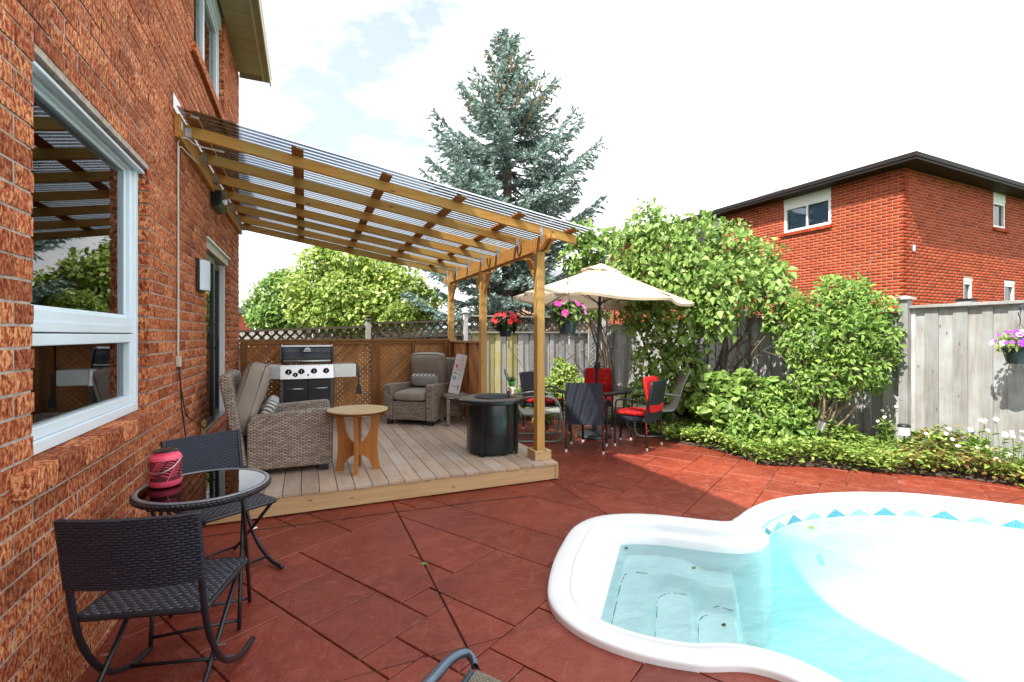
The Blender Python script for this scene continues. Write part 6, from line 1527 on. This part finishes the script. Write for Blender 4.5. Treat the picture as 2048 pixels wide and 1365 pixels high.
# ------------------------------------------------------------------ trees behind
def tree(name, label, o, cl, n, size, mat, seed, asp=.75, trunk=.10, group=None, cat='tree'):
    t = thing(name, label, cat, o, 0, group); C = []
    for px, py, rr_, d in cl:
        x, y, z = at(px, py, d); q = rr_*d/960; C.append((x-o[0], y-o[1], z-o[2], q*1.05, q*1.05, q*.85))
    foliage('crown', t, M[mat], C, n, size, asp, seed, .45, .3, .7, sizevar=.4); limbs('limbs', M['bark'], t, (0, 0, 0), [c[:3] for c in C], trunk, 6, seed, .3, .2)
    MB().tube([(0,0,0),(.02,.01,.8),(0,.03,1.5)], [trunk*1.2, trunk, trunk*.85], 8).build('trunk', M['bark'], t, smooth=True); return t
def ft_(px, d): x, y, z = at(px, 671, d); return (x, y, 0)
tree('maple_tree', 'bright sunlit green maple tree beyond the lattice fence', ft_(720, 15.5), [(640,530,44,15.5),(700,520,46,15.3),(760,545,48,15.2),(810,575,46,15.0),(850,600,36,15.2),(620,580,50,15.3),(690,590,56,14.9),(760,610,52,14.8),(660,630,44,14.8),(820,630,40,14.8),(720,640,44,14.7),(650,505,26,15.5),(720,560,50,16.2),(790,600,50,16.2),(610,625,36,15.)], 19000, .115, 'maple', 51)
tree('linden_tree', 'darker green tree beside the house corner beyond the lattice fence', ft_(550, 17), [(575,565,34,17),(545,590,36,17),(520,615,28,17.2),(590,600,44,16.8),(560,630,40,16.6),(530,640,30,16.8),(600,640,40,16.6),(512,640,18,17.),(555,560,20,17.2)], 8000, .12, 'maple_d', 52)
tree('lime_shrub', 'pale yellow green shrub low behind the lattice fence', ft_(820, 12.6), [(800,625,26,12.5),(830,618,26,12.4),(855,635,22,12.4),(780,640,22,12.6),(820,645,24,12.4)], 2200, .09, 'lime', 53, .6, .04, cat='shrub')
# off to the right behind the neighbour's fence, seen reflected in the window
tree('maple_tree', 'green tree standing between the far fence and the pink brick house', (9.8, 13.5, 0), [], 0, .1, 'maple_d', 54) if False else None

# blue spruce --------------------------------------------------------
SB = at(1015, 671, 13.3)[:2]; spt = thing('spruce_tree', 'tall blue spruce with hanging cones near its pointed top', 'tree', (SB[0], SB[1], 0))
rng = np.random.default_rng(2024); PZ = [0, 1, 2.5, 4, 5, 6, 7, 8, 9, 9.6, 10.1]; PR = [2.4, 2.5, 2.5, 2.45, 2.38, 2.2, 1.65, 1.0, .42, .2, .04]
TP = []; TA = []; TS = []; bw_ = MB(); cones = []
z = .7
while z < 9.85:
    Rz = np.interp(z, PZ, PR); nb_ = 6 if z < 8 else 5; a0 = rng.uniform(0, 6.28)
    for k in range(nb_):
        a = a0+k*2*math.pi/nb_+rng.normal()*.22; Lb = Rz*rng.uniform(.62, 1.15); zz = z+rng.normal()*.08; dr = np.array([math.cos(a), math.sin(a), 0]); sd = np.array([-math.sin(a), math.cos(a), 0])
        rise = np.interp(z, [0, 5, 8, 10], [-.10, .02, .35, .8]); pts = []
        m = max(4, int(Lb/.10))
        for i in range(m+1):
            u = i/m; pts.append(np.array([0, 0, zz])+dr*Lb*u+np.array([0, 0, Lb*(rise*u-.20*math.sin(u*2.4)+.22*u*u)]))
        bw_.tube([tuple(q) for q in pts[::max(1, m//4)]]+[tuple(pts[-1])], [.028*(1-.8*i/(len(pts[::max(1, m//4)]))) for i in range(len(pts[::max(1, m//4)])+1)], 5)
        for i in range(1, m+1):
            u = i/m
            if u < .22 and z < 8: continue
            p = pts[i]; ll = Lb*(.25*(1-u)+.085)*rng.uniform(.7, 1.25)
            for s in (-1, 1):
                ta = dr*.75+sd*s*.8+np.array([0, 0, -.12+rng.normal()*.15]); ta /= np.linalg.norm(ta); nt_ = max(1, int(ll/.085))
                for j in range(nt_): TP.append(p+ta*(.05+ll*(j+.3)/nt_)+np.array([0, 0, -.05*(j/nt_)**2])); TA.append(ta+rng.normal(size=3)*.28+np.array([0, 0, .15])); TS.append(rng.uniform(.15, .24))
            TP.append(p); TA.append(dr+rng.normal(size=3)*.25+np.array([0, 0, .3])); TS.append(rng.uniform(.15, .22))
            if rng.random() < .75: TP.append(p+np.array([0, 0, -.05])); TA.append(dr*.4+rng.normal(size=3)*.3+np.array([0, 0, -.8])); TS.append(rng.uniform(.12, .2))
            if z > 6.9 and u > .3 and rng.random() < .9: cones.append(p+rng.normal(size=3)*np.array([.08, .08, .03])-np.array([0, 0, .05]))
        TP.append(pts[-1]); TA.append(dr+np.array([0, 0, .5])); TS.append(.26)
    z += .33 if z < 6.5 else .25
for zt in np.arange(9.3, 10.0, .09):
    for a in (0, 1.6, 3.1, 4.7): TP.append(np.array([0, 0, zt])); TA.append(np.array([math.cos(a+zt*3), math.sin(a+zt*3), .9])); TS.append(.13)
TP = np.array(TP); TA = np.array(TA); TS = np.array(TS); kp = ~((TP[:, 1]+SB[1] < 10.75) & (TP[:, 2] < 2.6)); TP, TA, TS = TP[kp], unit(TA[kp]), TS[kp]; n = len(TP); K = 10
Vs = []; hx = unit(np.cross(TA, rng.normal(size=(n, 3)))); hy = np.cross(TA, hx)
for k in range(K):
    ang = 2*math.pi*k/K; rad = hx*math.cos(ang)+hy*math.sin(ang); tan = hy*math.cos(ang)-hx*math.sin(ang); s = TS[:, None]
    off = (k % 4)*.2
    Vs.append(np.stack([TP+TA*s*(off)+tan*s*.10, TP+TA*s*(off)-tan*s*.10, TP+TA*s*(off+.42)+rad*s*.34], 1))
V = np.stack(Vs, 1).reshape(-1, 3); F = np.arange(len(V)).reshape(-1, 3); fast_mesh('crown', V, F, M['needle'], spt, 'stuff')
bw_.build('branches', M['bark'], spt, smooth=True, fix=False)
MB().tube([(0,0,0),(0,0,4),(0,0,8),(-.03,0,9.6),(-.10,0,10.25)], [.20,.15,.07,.03,.008], 10).build('trunk', M['bark'], spt, smooth=True)
cb_ = MB().lathe([(.006,0),(.017,-.02),(.02,-.05),(.017,-.08),(.006,-.105)], 7); cv = np.array(cb_.v); cf = cb_.f; CV = MB()
for c in cones[-700:]:
    CV.add([tuple(np.array(v)*1.45+c) for v in cv], cf)
CV.build('cones', M['cone'], spt, smooth=True, kind='stuff', fix=False)
# small dark conifer behind, right of the spruce
# ------------------------------------------------------------------ leaves floating on the pool
M['fallen'] = leafmat('fallen_leaf', (.02,.05,.012), (.05,.10,.02), (.20,.26,.04), .2, island=False)
for (px, py, s, lab) in [(1250,1100,.045,'small dark leaf floating at the pool steps'),(1385,1140,.05,'green leaf floating over the pool bench'),(1445,1255,.04,'brown leaf floating by the step seam'),(1572,1046,.05,'yellow green leaf floating under the tile triangles'),(1620,1060,.09,'cluster of clear green leaf floating near the far pool wall')]:
    l = (px-1024)/960; d = (1.5+.12)*960/(py-671); x, y = (l*.91899+.39425)*d, (-l*.39425+.91899)*d
    V, F = leaf_arrays(np.zeros((1, 3)), np.array([[1., .4, 0]]), np.array([[0, 0, 1.]]), s, s*.6, fold=.1, curl=-.05); o = fast_mesh('fallen_leaf', V+np.array([[0,0,.004]]), F, M['fallen']); o.location = (x, y, -.1195); tag(o, lab, 'leaf')
wd = thing('weed_sprig', 'tiny green weed growing in the patio saw cut', 'weed', (.712, 3.12, -.004)); V, F = leaf_arrays(np.zeros((9, 3)), np.stack([np.cos(np.arange(9)*.7), np.sin(np.arange(9)*.7), np.full(9, .35)], 1), np.tile(UPV, (9, 1)), .03, .012); fast_mesh('leaves', V, F, M['gcover'], wd)
